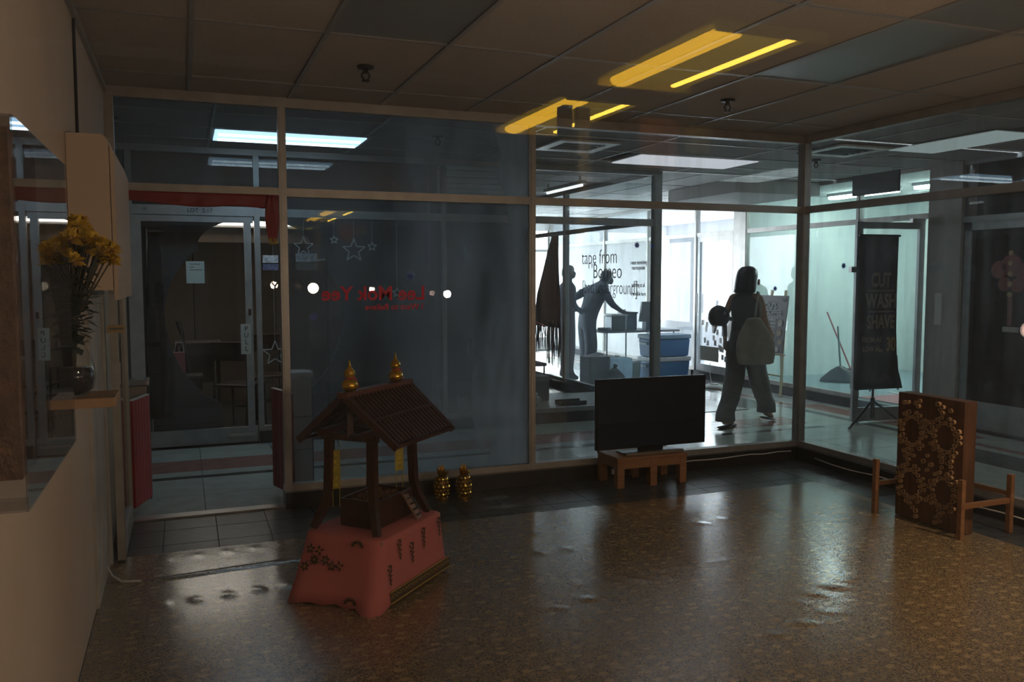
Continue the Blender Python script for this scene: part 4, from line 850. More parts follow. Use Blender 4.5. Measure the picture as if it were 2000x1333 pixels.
flake(1.49, 1.56, .036, 'blue snowflake sticker on the hazy pane above the lettering')
flake(3.30, 1.80, .033, 'blue snowflake sticker on the clear pane above the handwriting'); flake(3.44, 1.795, .024, 'smaller blue snowflake sticker on the clear pane by the far corner post')
flake(4.62, 1.455, .03, 'blue snowflake sticker on the clear pane beside the room corner post')
flake(5.33, 1.64, .034, 'blue snowflake sticker on the right partition glass', 'y', XR-.006)
flake(.575*1.0, 1.385, .036, 'blue snowflake sticker in the sidelight beside the pull door', 'x', YF-.2) if False else None
# bins in the corridor either side of the doorway
for i, (x, y, lb) in enumerate(((-.335, 6.45, 'cream metal bin with chrome lid behind the left red gate'), (.80, 6.55, 'cream metal bin with chrome lid behind the mullion'))):
    t = thing('bin', lb, 'bin', (x, y, 0), 'corridor bins')
    MB().box(x-.085, x+.085, y-.085, y+.085, .005, .80).build('body', M('cream enamel', (.42, .38, .33), .5), t, bev=.006)
    MB().box(x-.095, x+.095, y-.095, y+.095, .80, .845).build('lid', M('chrome', (.6, .6, .6), .2, .9), t, bev=.008)
    for z in (.25, .5): MB().box(x-.0865, x+.0865, y-.0865, y+.0865, z, z+.006).build('seam', BLACK, t)
    MB().box(x+.082, x+.09, y-.09, y+.09, .005, .80).build('edge_strip', BLACK, t)
# shop with gourd gateway: table, chairs, clothes rack, hanging stars, globe lamps
t = thing('desk', 'dark desk behind the pull door', 'desk', (.2, 9.7, 0))
MB().box(-.10, .36, 9.4, 9.9, .84, .87).build('desktop', WD, t)
for x in (-.08, .33):
    for y in (9.42, 9.86): MB().tube([(x, y, .002), (x, y, .84)], .014, 8).build('leg', BLACK, t)
MB().box(-.05, .28, 9.42, 9.85, .45, .83).build('drawer_unit', M('dark drawer', (.02, .018, .016), .5), t)
def chair(label, x, y, rot, seatm, framem, group=None):
    t = thing('chair', label, 'chair', (x, y, 0), group); c, s = math.cos(rot), math.sin(rot)
    def Q(a, b, z): return (x+a*c-b*s, y+a*s+b*c, z)
    MB().prism([Q(-.2, -.2, .45), Q(.2, -.2, .45), Q(.2, .2, .45), Q(-.2, .2, .45)], (0, 0, .025)).build('seat', seatm, t, bev=.006)
    MB().prism([Q(-.19, .20, .72), Q(.19, .20, .72), Q(.19, .22, .72), Q(-.19, .22, .72)], (0, 0, .19)).build('backrest', seatm, t, bev=.008)
    for a in (-.18, .18):
        MB().tube([Q(a, -.19, .002), Q(a, -.17, .45)], .011, 8).build('leg', framem, t); MB().tube([Q(a, .24, .002), Q(a, .19, .45), Q(a, .20, .74)], .011, 8).build('leg', framem, t)
    MB().tube([Q(-.18, -.18, .2), Q(.18, -.18, .2)], .008, 6).build('stretcher', framem, t)
    return t
FRM = M('dark tube frame', (.03, .03, .03), .4, .5)
chair('brown backed chair seen in the sidelight by the pull door', .86, 9.75, .15, wood('chair wood', (.10, .05, .03), (.15, .08, .05), .5), FRM)
chair('dark chair beside the desk behind the pull door', .52, 9.05, 2.6, BLACK, FRM)
chair('black chair standing in the dim shop right of the pavilion roof', 2.05, 9.3, 3.6, BLACK, FRM)
t = thing('paddle', 'dark wooden paddle leaning on the desk behind the pull door', 'paddle', (.02, 9.35, 0))
MB().bar((-.02, 9.33, .96), (-.06, 9.36, 1.10), .05, .02).build('blade', BLACK, t); MB().tube([(.12, 9.25, .01), (-.02, 9.33, .97)], .014, 8).build('shaft', BLACK, t)
t = thing('clothes_rail', 'dark garments bunched on a rail at the hinge side of the pull door', 'clothes rail', (-.25, 8.46, 0))
MB().tube([(-.30, 8.42, .005), (-.30, 8.42, 2.0)], .012, 8).tube([(-.30, 8.42, 1.98), (-.16, 8.44, 1.98)], .012, 8).build('rail', STEEL, t)
m = MB(); m.rings([((-.24, 8.42, z), (r, 0, 0), (0, r*.45, 0)) for z, r in ((1.95, .02), (1.8, .06), (1.4, .075), (.9, .085), (.4, .09), (.25, .08))], 14); m.build('garment', DARK, t, True)
t = thing('paper_bag', 'pink paper bag on a dark crate behind the pull door', 'bag', (-.02, 8.8, .5)); m = MB(); m.box(-.12, -.0, 8.85, 8.95, .60, .82); m.build('body', M('pink paper', (.45, .16, .16), .7), t); MB().tube([(-.10, 8.9, .82), (-.08, 8.9, .92), (-.02, 8.9, .92), (-.01, 8.9, .82)], .004, 6).build('handle', WHITEP, t)
t = thing('crate', 'dark crate behind the pull door', 'crate', (-.0, 8.9, 0)); MB().box(-.16, .15, 8.78, 9.08, .002, .56).build('body', M('dark crate', (.02, .02, .022), .5), t, bev=.01); MB().box(-.17, .16, 8.77, 9.09, .56, .59).build('rim', BLACK, t)
def star(label, x, z, r, ztop, y=YF+.06):
    t = thing('star_ornament', label, 'ornament', (x, y, z), 'hanging silver stars'); pts = []
    for k in range(10):
        a = math.pi/2+k*math.pi/5; rr = r if k % 2 == 0 else r*.42; pts.append((x+rr*math.cos(a), y, z+rr*math.sin(a)))
    m = MB()
    for k in range(10): m.tube([pts[k], pts[(k+1) % 10]], .006, 5)
    m.build('star_outline', M('silver tinsel', (.85, .86, .87), .4, .1), t); MB().tube([(x, y, z+r), (x, y, ztop)], .0018, 5).build('string', MATS['silver tinsel'], t)
star('silver star hanging lowest, in the sidelight by the pull door', .80, .83, .12, 2.1); star('large silver star hanging nearest the red cloth', 1.085, 1.845, .095, 2.1); star('small silver star hanging between the two large stars', 1.375, 1.915, .04, 2.1)
star('large silver star hanging over the red lettering', 1.565, 1.815, .115, 2.1); star('small silver star hanging furthest along the string', 1.745, 1.855, .045, 2.1); star('thin silver star on a long string by the lettering', 1.99, 1.40, .05, 2.1)
# display stand and papers on the far shop window
t = thing('lamp_stand', 'dark upright pole stand behind the hazy pane beside the gateway', 'stand', (1.33, YF+.16, 0))
MB().tube([(1.33, YF+.16, .01), (1.31, YF+.16, 1.75)], .012, 8).build('pole', BLACK, t); MB().tube([(1.31, YF+.16, 1.73), (1.10, YF+.16, 1.70)], .009, 6).build('arm', WHITEP, t)
for k in range(3): a = k*2.09; MB().tube([(1.33, YF+.16, .35), (1.33+.2*math.cos(a), YF+.19+.1*math.sin(a), .005)], .008, 6).build('leg', BLACK, t)
for i, (x0_, x1_, z0_, z1_, c, lb) in enumerate(((.70, .84, 1.69, 1.76, (.55, .56, .58), 'white torn sticker in the sidelight by the pull door'), (.70, .84, 1.62, 1.68, (.14, .15, .25), 'blue printed sticker under the white torn one by the pull door'), (1.0, 1.2, 1.70, 1.78, (.30, .31, .33), 'pale paper label on the glass beside the mullion'), (1.0, 1.2, 1.62, 1.69, (.10, .10, .09), 'dark paper label on the glass under the pale one'))):
    tag(MB().box(x0_, x1_, YF-.007, YF-.005, z0_, z1_).build('window_sticker', M('sticker %d' % i, c, .7, noise=.4, nscale=40)), lb, 'sticker')
# things in the dark corner unit
t = thing('fringed_shawl', 'dark fringed shawl hanging from the side glass of the corner unit', 'shawl', (4.86, 11.0, 1.4))
m = MB(); V = []; F = []
sil = [(2.13, 10.92, 10.70), (1.9, 11.06, 10.72), (1.6, 11.22, 10.72), (1.3, 11.42, 10.66), (1.05, 11.52, 10.62), (.85, 11.50, 10.60)]
for z, ya2, yb3 in sil:
    for i in range(11): u = i/10; V.append((4.84+.018*math.sin(i*2.2+z*3), ya2+(yb3-ya2)*u, z))
for j in range(len(sil)-1):
    for i in range(10): F.append((j*11+i, j*11+i+1, (j+1)*11+i+1, (j+1)*11+i))
m.add(V, F).build('fabric', M('dark indigo fabric', (.02, .024, .045), .8), t, True).modifiers.new('thickness', 'SOLIDIFY').thickness = .004
m = MB()
for i in range(44):
    u = i/43; y = 11.50-.90*u; zt = .95; zb = .28+.35*random.random()+(.12 if u < .4 else 0); m.tube([(4.84+.015*math.sin(i), y, zt), (4.845+.02*math.sin(i*1.7), y+random.uniform(-.03, .03), zb)], [.009, .004], 5)
m.build('fringe', MATS['dark indigo fabric'], t)
t = thing('rail', 'thin rail along the side glass holding the dark shawl', 'rail', (4.86, 10.8, 2.13)); MB().tube([(4.85, 10.0, 2.135), (4.85, 11.78, 2.135)], .012, 8).build('rod', ALUG, t)
for y in (10.02, 11.76): MB().tube([(4.85, y, 2.135), (4.90, y, 2.135)], .008, 6).build('bracket', ALUG, t)
t = thing('folding_chair', 'grey folding chair with red trim in the dark corner unit', 'chair', (4.0, 9.6, 0)); GRY = M('grey seat', (.16, .17, .18), .6)
MB().box(3.8, 4.15, 9.5, 9.85, .46, .50).build('seat', GRY, t, bev=.01); MB().box(3.78, 3.82, 9.5, 9.85, .55, .95).build('backrest', GRY, t, bev=.01)
for x in (3.82, 4.12):
    for y in (9.52, 9.82): MB().tube([(x, y, .005), (x, y, .47)], .012, 8).build('leg', FRM, t)
MB().tube([(3.80, 9.5, .95), (3.95, 9.48, 1.02), (4.12, 9.48, .95)], .012, 8).build('arm', M('red tube', (.4, .05, .05), .4), t)
t = thing('storage_box', 'grey cardboard box on the platform in the dark corner unit', 'box', (3.75, 8.9, .15)); MB().box(3.55, 3.85, 8.75, 9.05, .152, .42).build('body', M('grey card', (.20, .20, .20), .8), t, bev=.005); MB().box(3.545, 3.855, 8.745, 9.055, .38, .43).build('lid', M('grey lid', (.28, .28, .28), .7), t)
t = thing('tray', 'flat black tray on the platform edge of the dark corner unit', 'tray', (4.0, 8.4, .15)); MB().box(3.82, 4.12, 8.34, 8.52, .152, .165).build('base', BLACK, t); MB().bar((3.82, 8.34, .175), (4.12, 8.34, .175), .01, .04).bar((3.82, 8.52, .175), (4.12, 8.52, .175), .01, .04).build('rim', BLACK, t)
t = thing('white_jug', 'small white jug on the platform behind the mullion', 'jug', (3.52, 8.5, .15)); MB().lathe((3.55, 8.45, .152), [(.03, 0), (.045, .03), (.04, .09), (.025, .12), (.03, .14)], 16).build('body', WHITEP, t, True); MB().tube([(3.58, 8.45, .26), (3.62, 8.45, .22), (3.585, 8.45, .18)], .006, 6).build('handle', WHITEP, t)
# ---- alley: table, boxes, coolers
TB = M('grey blue metal', (.10, .13, .17), .4, .4)
t = thing('folding_table', 'thin legged folding table in the bright alley', 'table', (6.6, 11.7, 0))
MB().box(5.95, 7.28, 11.45, 12.05, .70, .73).build('tabletop', M('table grey', (.22, .25, .28), .5), t)
for x in (6.02, 6.35, 6.8, 7.2):
    for y in ((11.5, 12.0) if x in (6.02, 7.2) else (11.5,)): MB().tube([(x, y, .005), (x, y, .70)], .011, 8).build('leg', TB, t)
MB().tube([(6.02, 11.5, .25), (7.2, 11.5, .25)], .008, 6).build('stretcher', TB, t)
t = thing('metal_pot', 'square metal pot with pale rim on the folding table by the stooping person', 'pot', (6.2, 11.6, .73)); MB().box(6.12, 6.36, 11.52, 11.78, .732, .96).build('body', M('dull pot', (.12, .14, .16), .3, .6), t, bev=.02); MB().box(6.10, 6.38, 11.50, 11.80, .955, .985).build('rim', WHITEP, t); MB().box(6.34, 6.36, 11.50, 11.52, .74, .96).build('edge', WHITEP, t)
t = thing('dark_case', 'dark oblong case on the folding table', 'case', (6.5, 11.7, .73)); MB().box(6.41, 6.60, 11.6, 11.85, .732, 1.0).build('body', TB, t, bev=.01); MB().box(6.40, 6.61, 11.59, 11.86, .985, 1.01).build('lid', BLACK, t)
t = thing('tabletop_sign', 'dark tapered board standing on the folding table next to the corner post', 'board', (6.8, 11.6, .73)); MB().prism([(6.62, 11.55, .86), (7.0, 11.55, .86), (6.93, 11.6, 1.17), (6.69, 11.6, 1.17)], (0, .04, 0)).build('panel', M('slate board', (.13, .14, .15), .6), t); MB().box(6.72, 6.90, 11.53, 11.65, .732, .86).build('foot', TB, t)
t = thing('saucepan', 'low pan on the near edge of the folding table', 'pan', (6.0, 11.55, .73)); MB().lathe((5.995, 11.55, .732), [(.08, 0), (.10, .01), (.10, .05)], 16).build('body', TB, t); MB().bar((6.02, 11.45, .77), (5.98, 11.32, .78), .02, .012).build('handle', BLACK, t)
BLC = M('cooler blue', (.06, .20, .42), .4); WHL = M('cooler white', (.7, .74, .78), .4)
for i, (z, lb) in enumerate(((0.003, 'blue cooler box at the bottom of the stack behind the corner post'), (.345, 'blue cooler box on top of the stack behind the corner post'))):
    t = thing('cooler_box', lb, 'cooler', (6.88, 11.25, z), 'stacked blue coolers')
    MB().prism([(6.55, 11.08, z), (7.21, 11.08, z), (7.24, 11.08, z+.27), (6.52, 11.08, z+.27)], (0, .34, 0)).build('body', BLC, t, bev=.02); MB().box(6.515, 7.245, 11.06, 11.44, z+.27, z+.335).build('lid', WHL if i == 0 else M('pale blue lid', (.25, .38, .52), .4), t, bev=.012)
    for x in (6.51, 7.225): MB().bar((x+.012, 11.15, z+.2), (x+.012, 11.37, z+.2), .03, .03).build('handle', WHL, t)
FROST = bpy.data.materials.new('frosted plastic'); FROST.use_nodes = True; N_, L__ = nt(FROST); N_.remove(N_['Principled BSDF'])
q1_ = N_.new('ShaderNodeBsdfTranslucent'); q1_.inputs[0].default_value = (.72, .86, .97, 1); q2_ = N_.new('ShaderNodeBsdfDiffuse'); q2_.inputs[0].default_value = (.72, .84, .92, 1); q3_ = N_.new('ShaderNodeMixShader'); q3_.inputs[0].default_value = .35; L__.new(q1_.outputs[0], q3_.inputs[1]); L__.new(q2_.outputs[0], q3_.inputs[2]); L__.new(q3_.outputs[0], N_['Material Output'].inputs[0])
t = thing('water_container', 'clear plastic water container glaring in the alley light', 'container', (6.1, 11.1, 0)); MB().box(5.80, 6.20, 11.0, 11.3, .003, .36).build('body', FROST, t, bev=.03, smooth=True); MB().lathe((6.0, 11.15, .36), [(.05, 0), (.05, .03), (.03, .035)], 14).build('cap', WHITEP, t)
t = thing('bucket', 'white lidded bucket under the folding table in the alley', 'bucket', (6.42, 11.3, 0)); MB().lathe((6.36, 11.28, .003), [(.08, 0), (.10, .02), (.115, .24), (.118, .25), (.118, .28)], 18).build('body', WHL, t, True); MB().tube([(6.24, 11.28, .24), (6.36, 11.165, .17), (6.48, 11.28, .24)], .005, 6).build('handle', STEEL, t)
t = thing('cardboard_box', 'dark cardboard box at the feet of the stooping person', 'box', (5.6, 11.0, 0)); MB().box(5.42, 5.76, 10.9, 11.2, .003, .40).build('body', M('dark card', (.13, .13, .14), .8), t); MB().bar((5.42, 10.9, .42), (5.60, 10.86, .46), .3, .006).build('flap', MATS['dark card'], t)
t = thing('cloth_sack', 'slumped dark sack on the alley floor by the cardboard box', 'sack', (5.75, 10.75, 0)); MB().rings([((5.75, 10.75, z), (r, 0, 0), (.02, r*.7, 0)) for z, r in ((.004, .17), (.06, .20), (.14, .16), (.2, .10), (.25, .04))], 14).build('body', DARK, t, True); MB().tube([(5.75, 10.75, .24), (5.77, 10.74, .30)], [.02, .035], 8).build('neck', DARK, t)
# ---- people
def mirror_pts(): pass
SKIN = M('skin', (.42, .26, .18), .55); HAIR = M('black hair', (.010, .009, .010), .35)
def skin_body(name, joints, edges, mat, parent, sub=2):
    names = list(joints); me = bpy.data.meshes.new(name); bm = bmesh.new(); lay = bm.verts.layers.skin.verify(); vs_ = []
    for i, n in enumerate(names):
        r = joints[n][1]; v = bm.verts.new(joints[n][0]); v[lay].radius = r if isinstance(r, tuple) else (r, r); v[lay].use_root = (i == 0); vs_.append(v)
    for a, b in edges: bm.edges.new((vs_[names.index(a)], vs_[names.index(b)]))
    bm.to_mesh(me); bm.free()
    o = put(name, me, mat, parent); k = o.modifiers.new('skin', 'SKIN'); k.use_smooth_shade = True; s = o.modifiers.new('smooth', 'SUBSURF'); s.levels = sub; s.render_levels = sub
    return o
def hand(J, E, wrist, tip, side, pre, r=.009):
    """five fingers rooted in a palm that runs from wrist towards tip; side: thumb direction"""
    w_, t_ = Vector(wrist), Vector(tip); d = (t_-w_).normalized(); s = Vector(side).normalized(); s = (s-d*s.dot(d)).normalized(); n = d.cross(s); L_ = (t_-w_).length
    J[pre+'palm'] = (w_+d*L_*.45, (.030, .016)); E.append((pre+'wrist', pre+'palm'))
    for i, (o_, ln) in enumerate(((.024, .92), (.008, 1.0), (-.008, .95), (-.024, .80))):
        k = w_+d*L_*.58+s*o_; J[pre+'k%d' % i] = (k, r*1.05); J[pre+'m%d' % i] = (k+d*L_*.25*ln+n*.006, r); J[pre+'t%d' % i] = (k+d*L_*.42*ln+n*.022, r*.8)
        E += [(pre+'palm', pre+'k%d' % i), (pre+'k%d' % i, pre+'m%d' % i), (pre+'m%d' % i, pre+'t%d' % i)]
    J[pre+'th0'] = (w_+d*L_*.30+s*.032, r*1.1); J[pre+'th1'] = (w_+d*L_*.55+s*.052+n*.01, r*.9); E += [(pre+'palm', pre+'th0'), (pre+'th0', pre+'th1')]
# ---- walking person
WX, WY = 5.44, 7.30
per = thing('person', 'person walking past with bobbed hair, sleeveless top, wide trousers and a large tote', 'person', (WX, WY, 0))
fw = Vector((.90, .42, 0)).normalized(); sd = Vector((fw.y, -fw.x, 0))       # forward, and the side nearer the camera (their right)
def Wp(f, s, z): v = Vector((WX, WY, 0))+fw*f+sd*s; return (v.x, v.y, z)
J = {}; E_ = []
J['pelvis'] = (Wp(-.02, 0, .86), (.13, .10)); J['waist'] = (Wp(-.01, 0, 1.02), (.115, .085)); J['chest'] = (Wp(.0, 0, 1.20), (.135, .095)); J['upper'] = (Wp(-.01, 0, 1.32), (.10, .075)); J['neck'] = (Wp(0, 0, 1.40), .045); J['nape'] = (Wp(.015, 0, 1.455), .048)
J['headc'] = (Wp(.035, 0, 1.53), (.075, .088)); J['crown'] = (Wp(.025, 0, 1.60), (.06, .07)); J['face'] = (Wp(.095, 0, 1.51), (.045, .05)); J['nose'] = (Wp(.138, 0, 1.515), .012); J['chin'] = (Wp(.105, 0, 1.445), .022)
E_ += [('pelvis', 'waist'), ('waist', 'chest'), ('chest', 'upper'), ('upper', 'neck'), ('neck', 'nape'), ('nape', 'headc'), ('headc', 'crown'), ('headc', 'face'), ('face', 'nose'), ('face', 'chin')]
for s, pre, elbow, wrist, tip in ((1, 'r', (.01, .21, 1.09), (.15, .20, .98), (.25, .17, .93)), (-1, 'l', (-.10, -.20, 1.12), (-.12, -.17, .92), (-.14, -.16, .78))):
    J[pre+'sh'] = (Wp(-.005, s*.155, 1.345), .047); J[pre+'el'] = (Wp(*elbow), .034); J[pre+'wrist'] = (Wp(*wrist), .024); E_ += [('upper', pre+'sh'), (pre+'sh', pre+'el'), (pre+'el', pre+'wrist')]
    hand(J, E_, Wp(*wrist), Wp(*tip), fw if s < 0 else (0, 0, 1), pre)
for s, pre, kn, an, heel, toe in ((1, 'r', (.15, .08, .46), (.36, .07, .12), (.32, .07, .08), (.48, .07, .035)), (-1, 'l', (-.06, -.08, .47), (-.275, -.07, .085), (-.31, -.07, .045), (-.12, -.07, .03))):
    J[pre+'hip'] = (Wp(-.01, s*.085, .82), .09); J[pre+'kn'] = (Wp(*kn), .055); J[pre+'an'] = (Wp(*an), .036); J[pre+'heel'] = (Wp(*heel), .032); J[pre+'toe'] = (Wp(*toe), (.036, .02))
    E_ += [('pelvis', pre+'hip'), (pre+'hip', pre+'kn'), (pre+'kn', pre+'an'), (pre+'an', pre+'heel'), (pre+'an', pre+'toe')]
skin_body('body', J, E_, SKIN, per)
# hair bob
m = MB()
m.rings([(Wp(.02, 0, 1.665), sd*.02, fw*.02), (Wp(.018, 0, 1.655), sd*.06, fw*.07), (Wp(.015, 0, 1.62), sd*.094, fw*.112), (Wp(.0, 0, 1.56), sd*.108, fw*.118), (Wp(-.022, 0, 1.50), sd*.112, fw*.108), (Wp(-.035, 0, 1.44), sd*.115, fw*.102), (Wp(-.045, 0, 1.395), sd*.112, fw*.100), (Wp(-.045, 0, 1.385), sd*.09, fw*.07)], 22); m.build('hair', HAIR, per, True)
m = MB(); c = Vector(Wp(.055, .103, 1.50)); m.rings([(c-sd*.006, fw*.014, Vector((0, 0, .028))), (c+sd*.008, fw*.018, Vector((0, 0, .034))), (c+sd*.012, fw*.012, Vector((0, 0, .026)))], 12); m.build('ear', SKIN, per, True)
m = MB()
for s in (-1, 1): m.ball(Wp(.132, s*.032, 1.53), .010, .010, .010, 8, 6)
m.build('eyes', M('eye dark', (.02, .015, .012), .2), per, True); MB().bar(Wp(.134, -.02, 1.475), Wp(.134, .02, 1.475), .01, .008).build('mouth', M('lip', (.25, .09, .08), .5), per)
TOP = M('dark sleeveless top', (.12, .13, .14), .85); TRO = M('charcoal trousers', (.14, .145, .14), .85, noise=.15, nscale=8)
m = MB(); m.rings([(Wp(-.02, 0, .90), sd*.165, fw*.125), (Wp(-.015, 0, 1.0), sd*.150, fw*.115), (Wp(-.005, 0, 1.10), sd*.150, fw*.118), (Wp(0, 0, 1.20), sd*.162, fw*.122), (Wp(-.005, 0, 1.28), sd*.165, fw*.112), (Wp(-.01, 0, 1.35), sd*.145, fw*.085), (Wp(-.008, 0, 1.385), sd*.085, fw*.062)], 20); m.build('top', TOP, per, True)
def trouser(s, kn, an, back):
    H_ = Wp(-.015, s*.075, .88)
    pts = [H_, Wp(0.0, s*.085, .74), Wp((kn[0])*.55, s*.085, .60), Wp(*kn), Wp((kn[0]+an[0])/2+back*.01, s*.075, (kn[2]+an[2])/2), Wp(an[0], s*.07, an[2]+.05), Wp(an[0]+.0, s*.07, an[2]-.035)]
    rad = [.14, .135, .122, .112, .110, .112, .106]; m = MB(); R_ = []
    for i, p in enumerate(pts):
        wv = .008*math.sin(i*2.4); R_.append((p, sd*(rad[i]*.86+wv), fw*(rad[i]+wv)))
    m.rings(R_, 18); return m.build('trouser_leg', TRO, per, True)
trouser(1, (.16, .08, .46), (.35, .07, .15), 0); trouser(-1, (-.08, -.08, .47), (-.265, -.07, .11), 1)
m = MB(); m.rings([(Wp(-.02, 0, .78), sd*.165, fw*.14), (Wp(-.02, 0, .88), sd*.168, fw*.138), (Wp(-.018, 0, .97), sd*.152, fw*.120), (Wp(-.016, 0, 1.0), sd*.146, fw*.114)], 20); m.build('waistband', TRO, per, True)
SOL = M('dark sandal', (.02, .018, .018), .5)
for pts in ([Wp(.28, .07, .060), Wp(.38, .07, .040), Wp(.51, .07, .012)], [Wp(-.36, -.07, .012), Wp(-.22, -.07, .012), Wp(-.09, -.07, .012)]):
    MB().tube(pts, [.042, .046, .04], 10, flat=.28, up=(0, 0, 1)).build('sandal', SOL, per, True)
# tote carried on the near shoulder
tt = thing('tote_bag', 'large slouchy beige tote hanging from the walking person\'s shoulder', 'bag', Wp(-.2, .25, .70))
m = MB(); bc_ = (-.20, .25)
R_ = [(.675, .0, .150, .02), (.69, .0, .185, .055), (.78, .0, .200, .085), (.88, -.01, .195, .095), (.98, -.025, .165, .08), (1.06, -.045, .12, .055), (1.12, -.05, .085, .03), (1.15, -.05, .06, .02)]
m.rings([(Vector(Wp(bc_[0]+o_, bc_[1], z))+Vector((-.03, 0, 0)), Vector((.98, -.18, 0))*rx*1.06, Vector((.18, .98, 0))*ry*.8) for z, o_, rx, ry in R_], 20); m.build('bag_body', M('beige canvas', (.36, .35, .31), .9, noise=.12, nscale=10, bump=.3, bscale=40), tt, True)
MB().tube([Wp(-.29, .25, 1.13), Wp(-.20, .22, 1.26), Wp(-.06, .17, 1.395), Wp(.0, .12, 1.405), Wp(-.06, .20, 1.27), Wp(-.18, .25, 1.12)], .012, 8, flat=.4).build('strap', MATS['beige canvas'], tt, True)
# helmet carried at the far arm
hm = thing('helmet', 'black open face helmet carried behind the walking person', 'helmet', (5.14, 7.36, 1.05)); hc = Vector((5.145, 7.36, 1.145))
m = MB(); m.rings([(hc+Vector((0, 0, .118*math.cos(a))), (max(.002, .112*math.sin(a)), 0, 0), (0, max(.002, .11*math.sin(a)), 0)) for a in [math.pi*k/12*.80 for k in range(13)]], 20, cap=False); sh = m.build('shell', M('gloss black shell', (.012, .014, .02), .35, coat=.1), hm, True); sh.modifiers.new('thickness', 'SOLIDIFY').thickness = .012
MB().rings([(hc+Vector((.06, -.01, .01)), (0, .085, 0), (0, 0, .012)), (hc+Vector((.135, -.01, -.03)), (0, .07, 0), (0, 0, .008)), (hc+Vector((.15, -.01, -.045)), (0, .05, 0), (0, 0, .004))], 14).build('peak', BLACK, hm, True)
MB().tube([hc+Vector((-.06, -.06, -.08)), hc+Vector((-.07, -.05, -.14)), hc+Vector((-.05, -.0, -.17)), hc+Vector((.0, .06, -.10))], .006, 6).build('chin_strap', M('pale strap', (.4, .38, .36), .7), hm)
MB().tube([hc+Vector((.05, -.03, -.09)), hc+Vector((.06, -.03, -.20))], .018, 8).build('buckle_strap', BLACK, hm)
MB().ball(tuple(hc+Vector((.0, -.107, .04))), .02, .003, .02, 10, 6).ball(tuple(hc+Vector((.055, -.085, -.0))), .018, .012, .018, 8, 6).build('sticker', M('pale sticker', (.16, .17, .17), .6), hm)
# ---- stooping person in the alley
ps = thing('person', 'person in dark clothes stooping over the folding table in the alley', 'person', (5.85, 11.75, 0)); CLO = M('dark blue work clothes', (.035, .042, .06), .85)
JY = 11.72
J = {'pelvis': ((5.78, JY, .90), (.15, .12)), 'waist': ((5.84, JY, 1.06), (.17, .15)), 'chest': ((5.92, JY, 1.25), (.20, .16)), 'upper': ((5.99, JY, 1.38), (.16, .13)), 'neck': ((6.07, JY, 1.45), .06), 'headc': ((6.14, JY, 1.54), (.085, .095)), 'crown': ((6.12, JY, 1.62), (.07, .075)), 'face': ((6.20, JY, 1.51), (.05, .05)), 'nose': ((6.235, JY, 1.505), .014), 'chin': ((6.20, JY, 1.44), .028)}
E_ = [('pelvis', 'waist'), ('waist', 'chest'), ('chest', 'upper'), ('upper', 'neck'), ('neck', 'headc'), ('headc', 'crown'), ('headc', 'face'), ('face', 'nose'), ('face', 'chin')]
for pre, shp, elp, wrp, tip, th_ in (('r', (5.99, JY-.17, 1.36), (6.10, JY-.22, 1.14), (6.28, JY-.2, 1.03), (6.38, JY-.19, .99), (0, 0, 1)), ('l', (5.90, JY-.0+.19, 1.36), (5.58, JY+.15, 1.20), (5.66, JY-.02, 1.02), (5.74, JY-.12, .98), (0, 0, 1))):
    J[pre+'sh'] = (shp, .075); J[pre+'el'] = (elp, .055); J[pre+'wrist'] = (wrp, .03); E_ += [('upper', pre+'sh'), (pre+'sh', pre+'el'), (pre+'el', pre+'wrist')]; hand(J, E_, wrp, tip, th_, pre)
for pre, s in (('r', -1), ('l', 1)):
    J[pre+'hip'] = ((5.78, JY+s*.09, .84), .11); J[pre+'kn'] = ((5.82, JY+s*.10, .47), .105); J[pre+'an'] = ((5.78+s*.03, JY+s*.10, .09), .075); J[pre+'toe'] = ((5.93+s*.03, JY+s*.10, .045), (.045, .035)); J[pre+'heel'] = ((5.73+s*.03, JY+s*.10, .045), .04)
    E_ += [('pelvis', pre+'hip'), (pre+'hip', pre+'kn'), (pre+'kn', pre+'an'), (pre+'an', pre+'toe'), (pre+'an', pre+'heel')]
skin_body('body', J, E_, CLO, ps)
MB().rings([((6.13, JY, 1.665), (.02, 0, 0), (0, .02, 0)), ((6.125, JY, 1.65), (.065, 0, 0), (0, .07, 0)), ((6.12, JY, 1.60), (.10, 0, 0), (0, .10, 0)), ((6.10, JY, 1.54), (.095, 0, 0), (0, .10, 0)), ((6.08, JY, 1.48), (.06, 0, 0), (0, .08, 0))], 18).build('hair', HAIR, ps, True)
# ---- person standing beyond the shawl
p2 = thing('person', 'dim figure standing in the alley behind the shawl and post', 'person', (5.32, 11.45, 0)); bx0, by0 = 5.32, 11.45
J = {'pelvis': ((bx0, by0, .92), (.14, .11)), 'waist': ((bx0, by0, 1.08), (.13, .10)), 'chest': ((bx0, by0, 1.28), (.16, .11)), 'upper': ((bx0+.01, by0, 1.42), (.12, .08)), 'neck': ((bx0+.02, by0, 1.50), .055), 'headc': ((bx0+.04, by0, 1.62), (.08, .09)), 'crown': ((bx0+.03, by0, 1.69), (.065, .07)), 'face': ((bx0+.10, by0, 1.59), (.045, .05)), 'nose': ((bx0+.145, by0, 1.60), .013), 'chin': ((bx0+.10, by0, 1.53), .025)}
E_ = [('pelvis', 'waist'), ('waist', 'chest'), ('chest', 'upper'), ('upper', 'neck'), ('neck', 'headc'), ('headc', 'crown'), ('headc', 'face'), ('face', 'nose'), ('face', 'chin')]
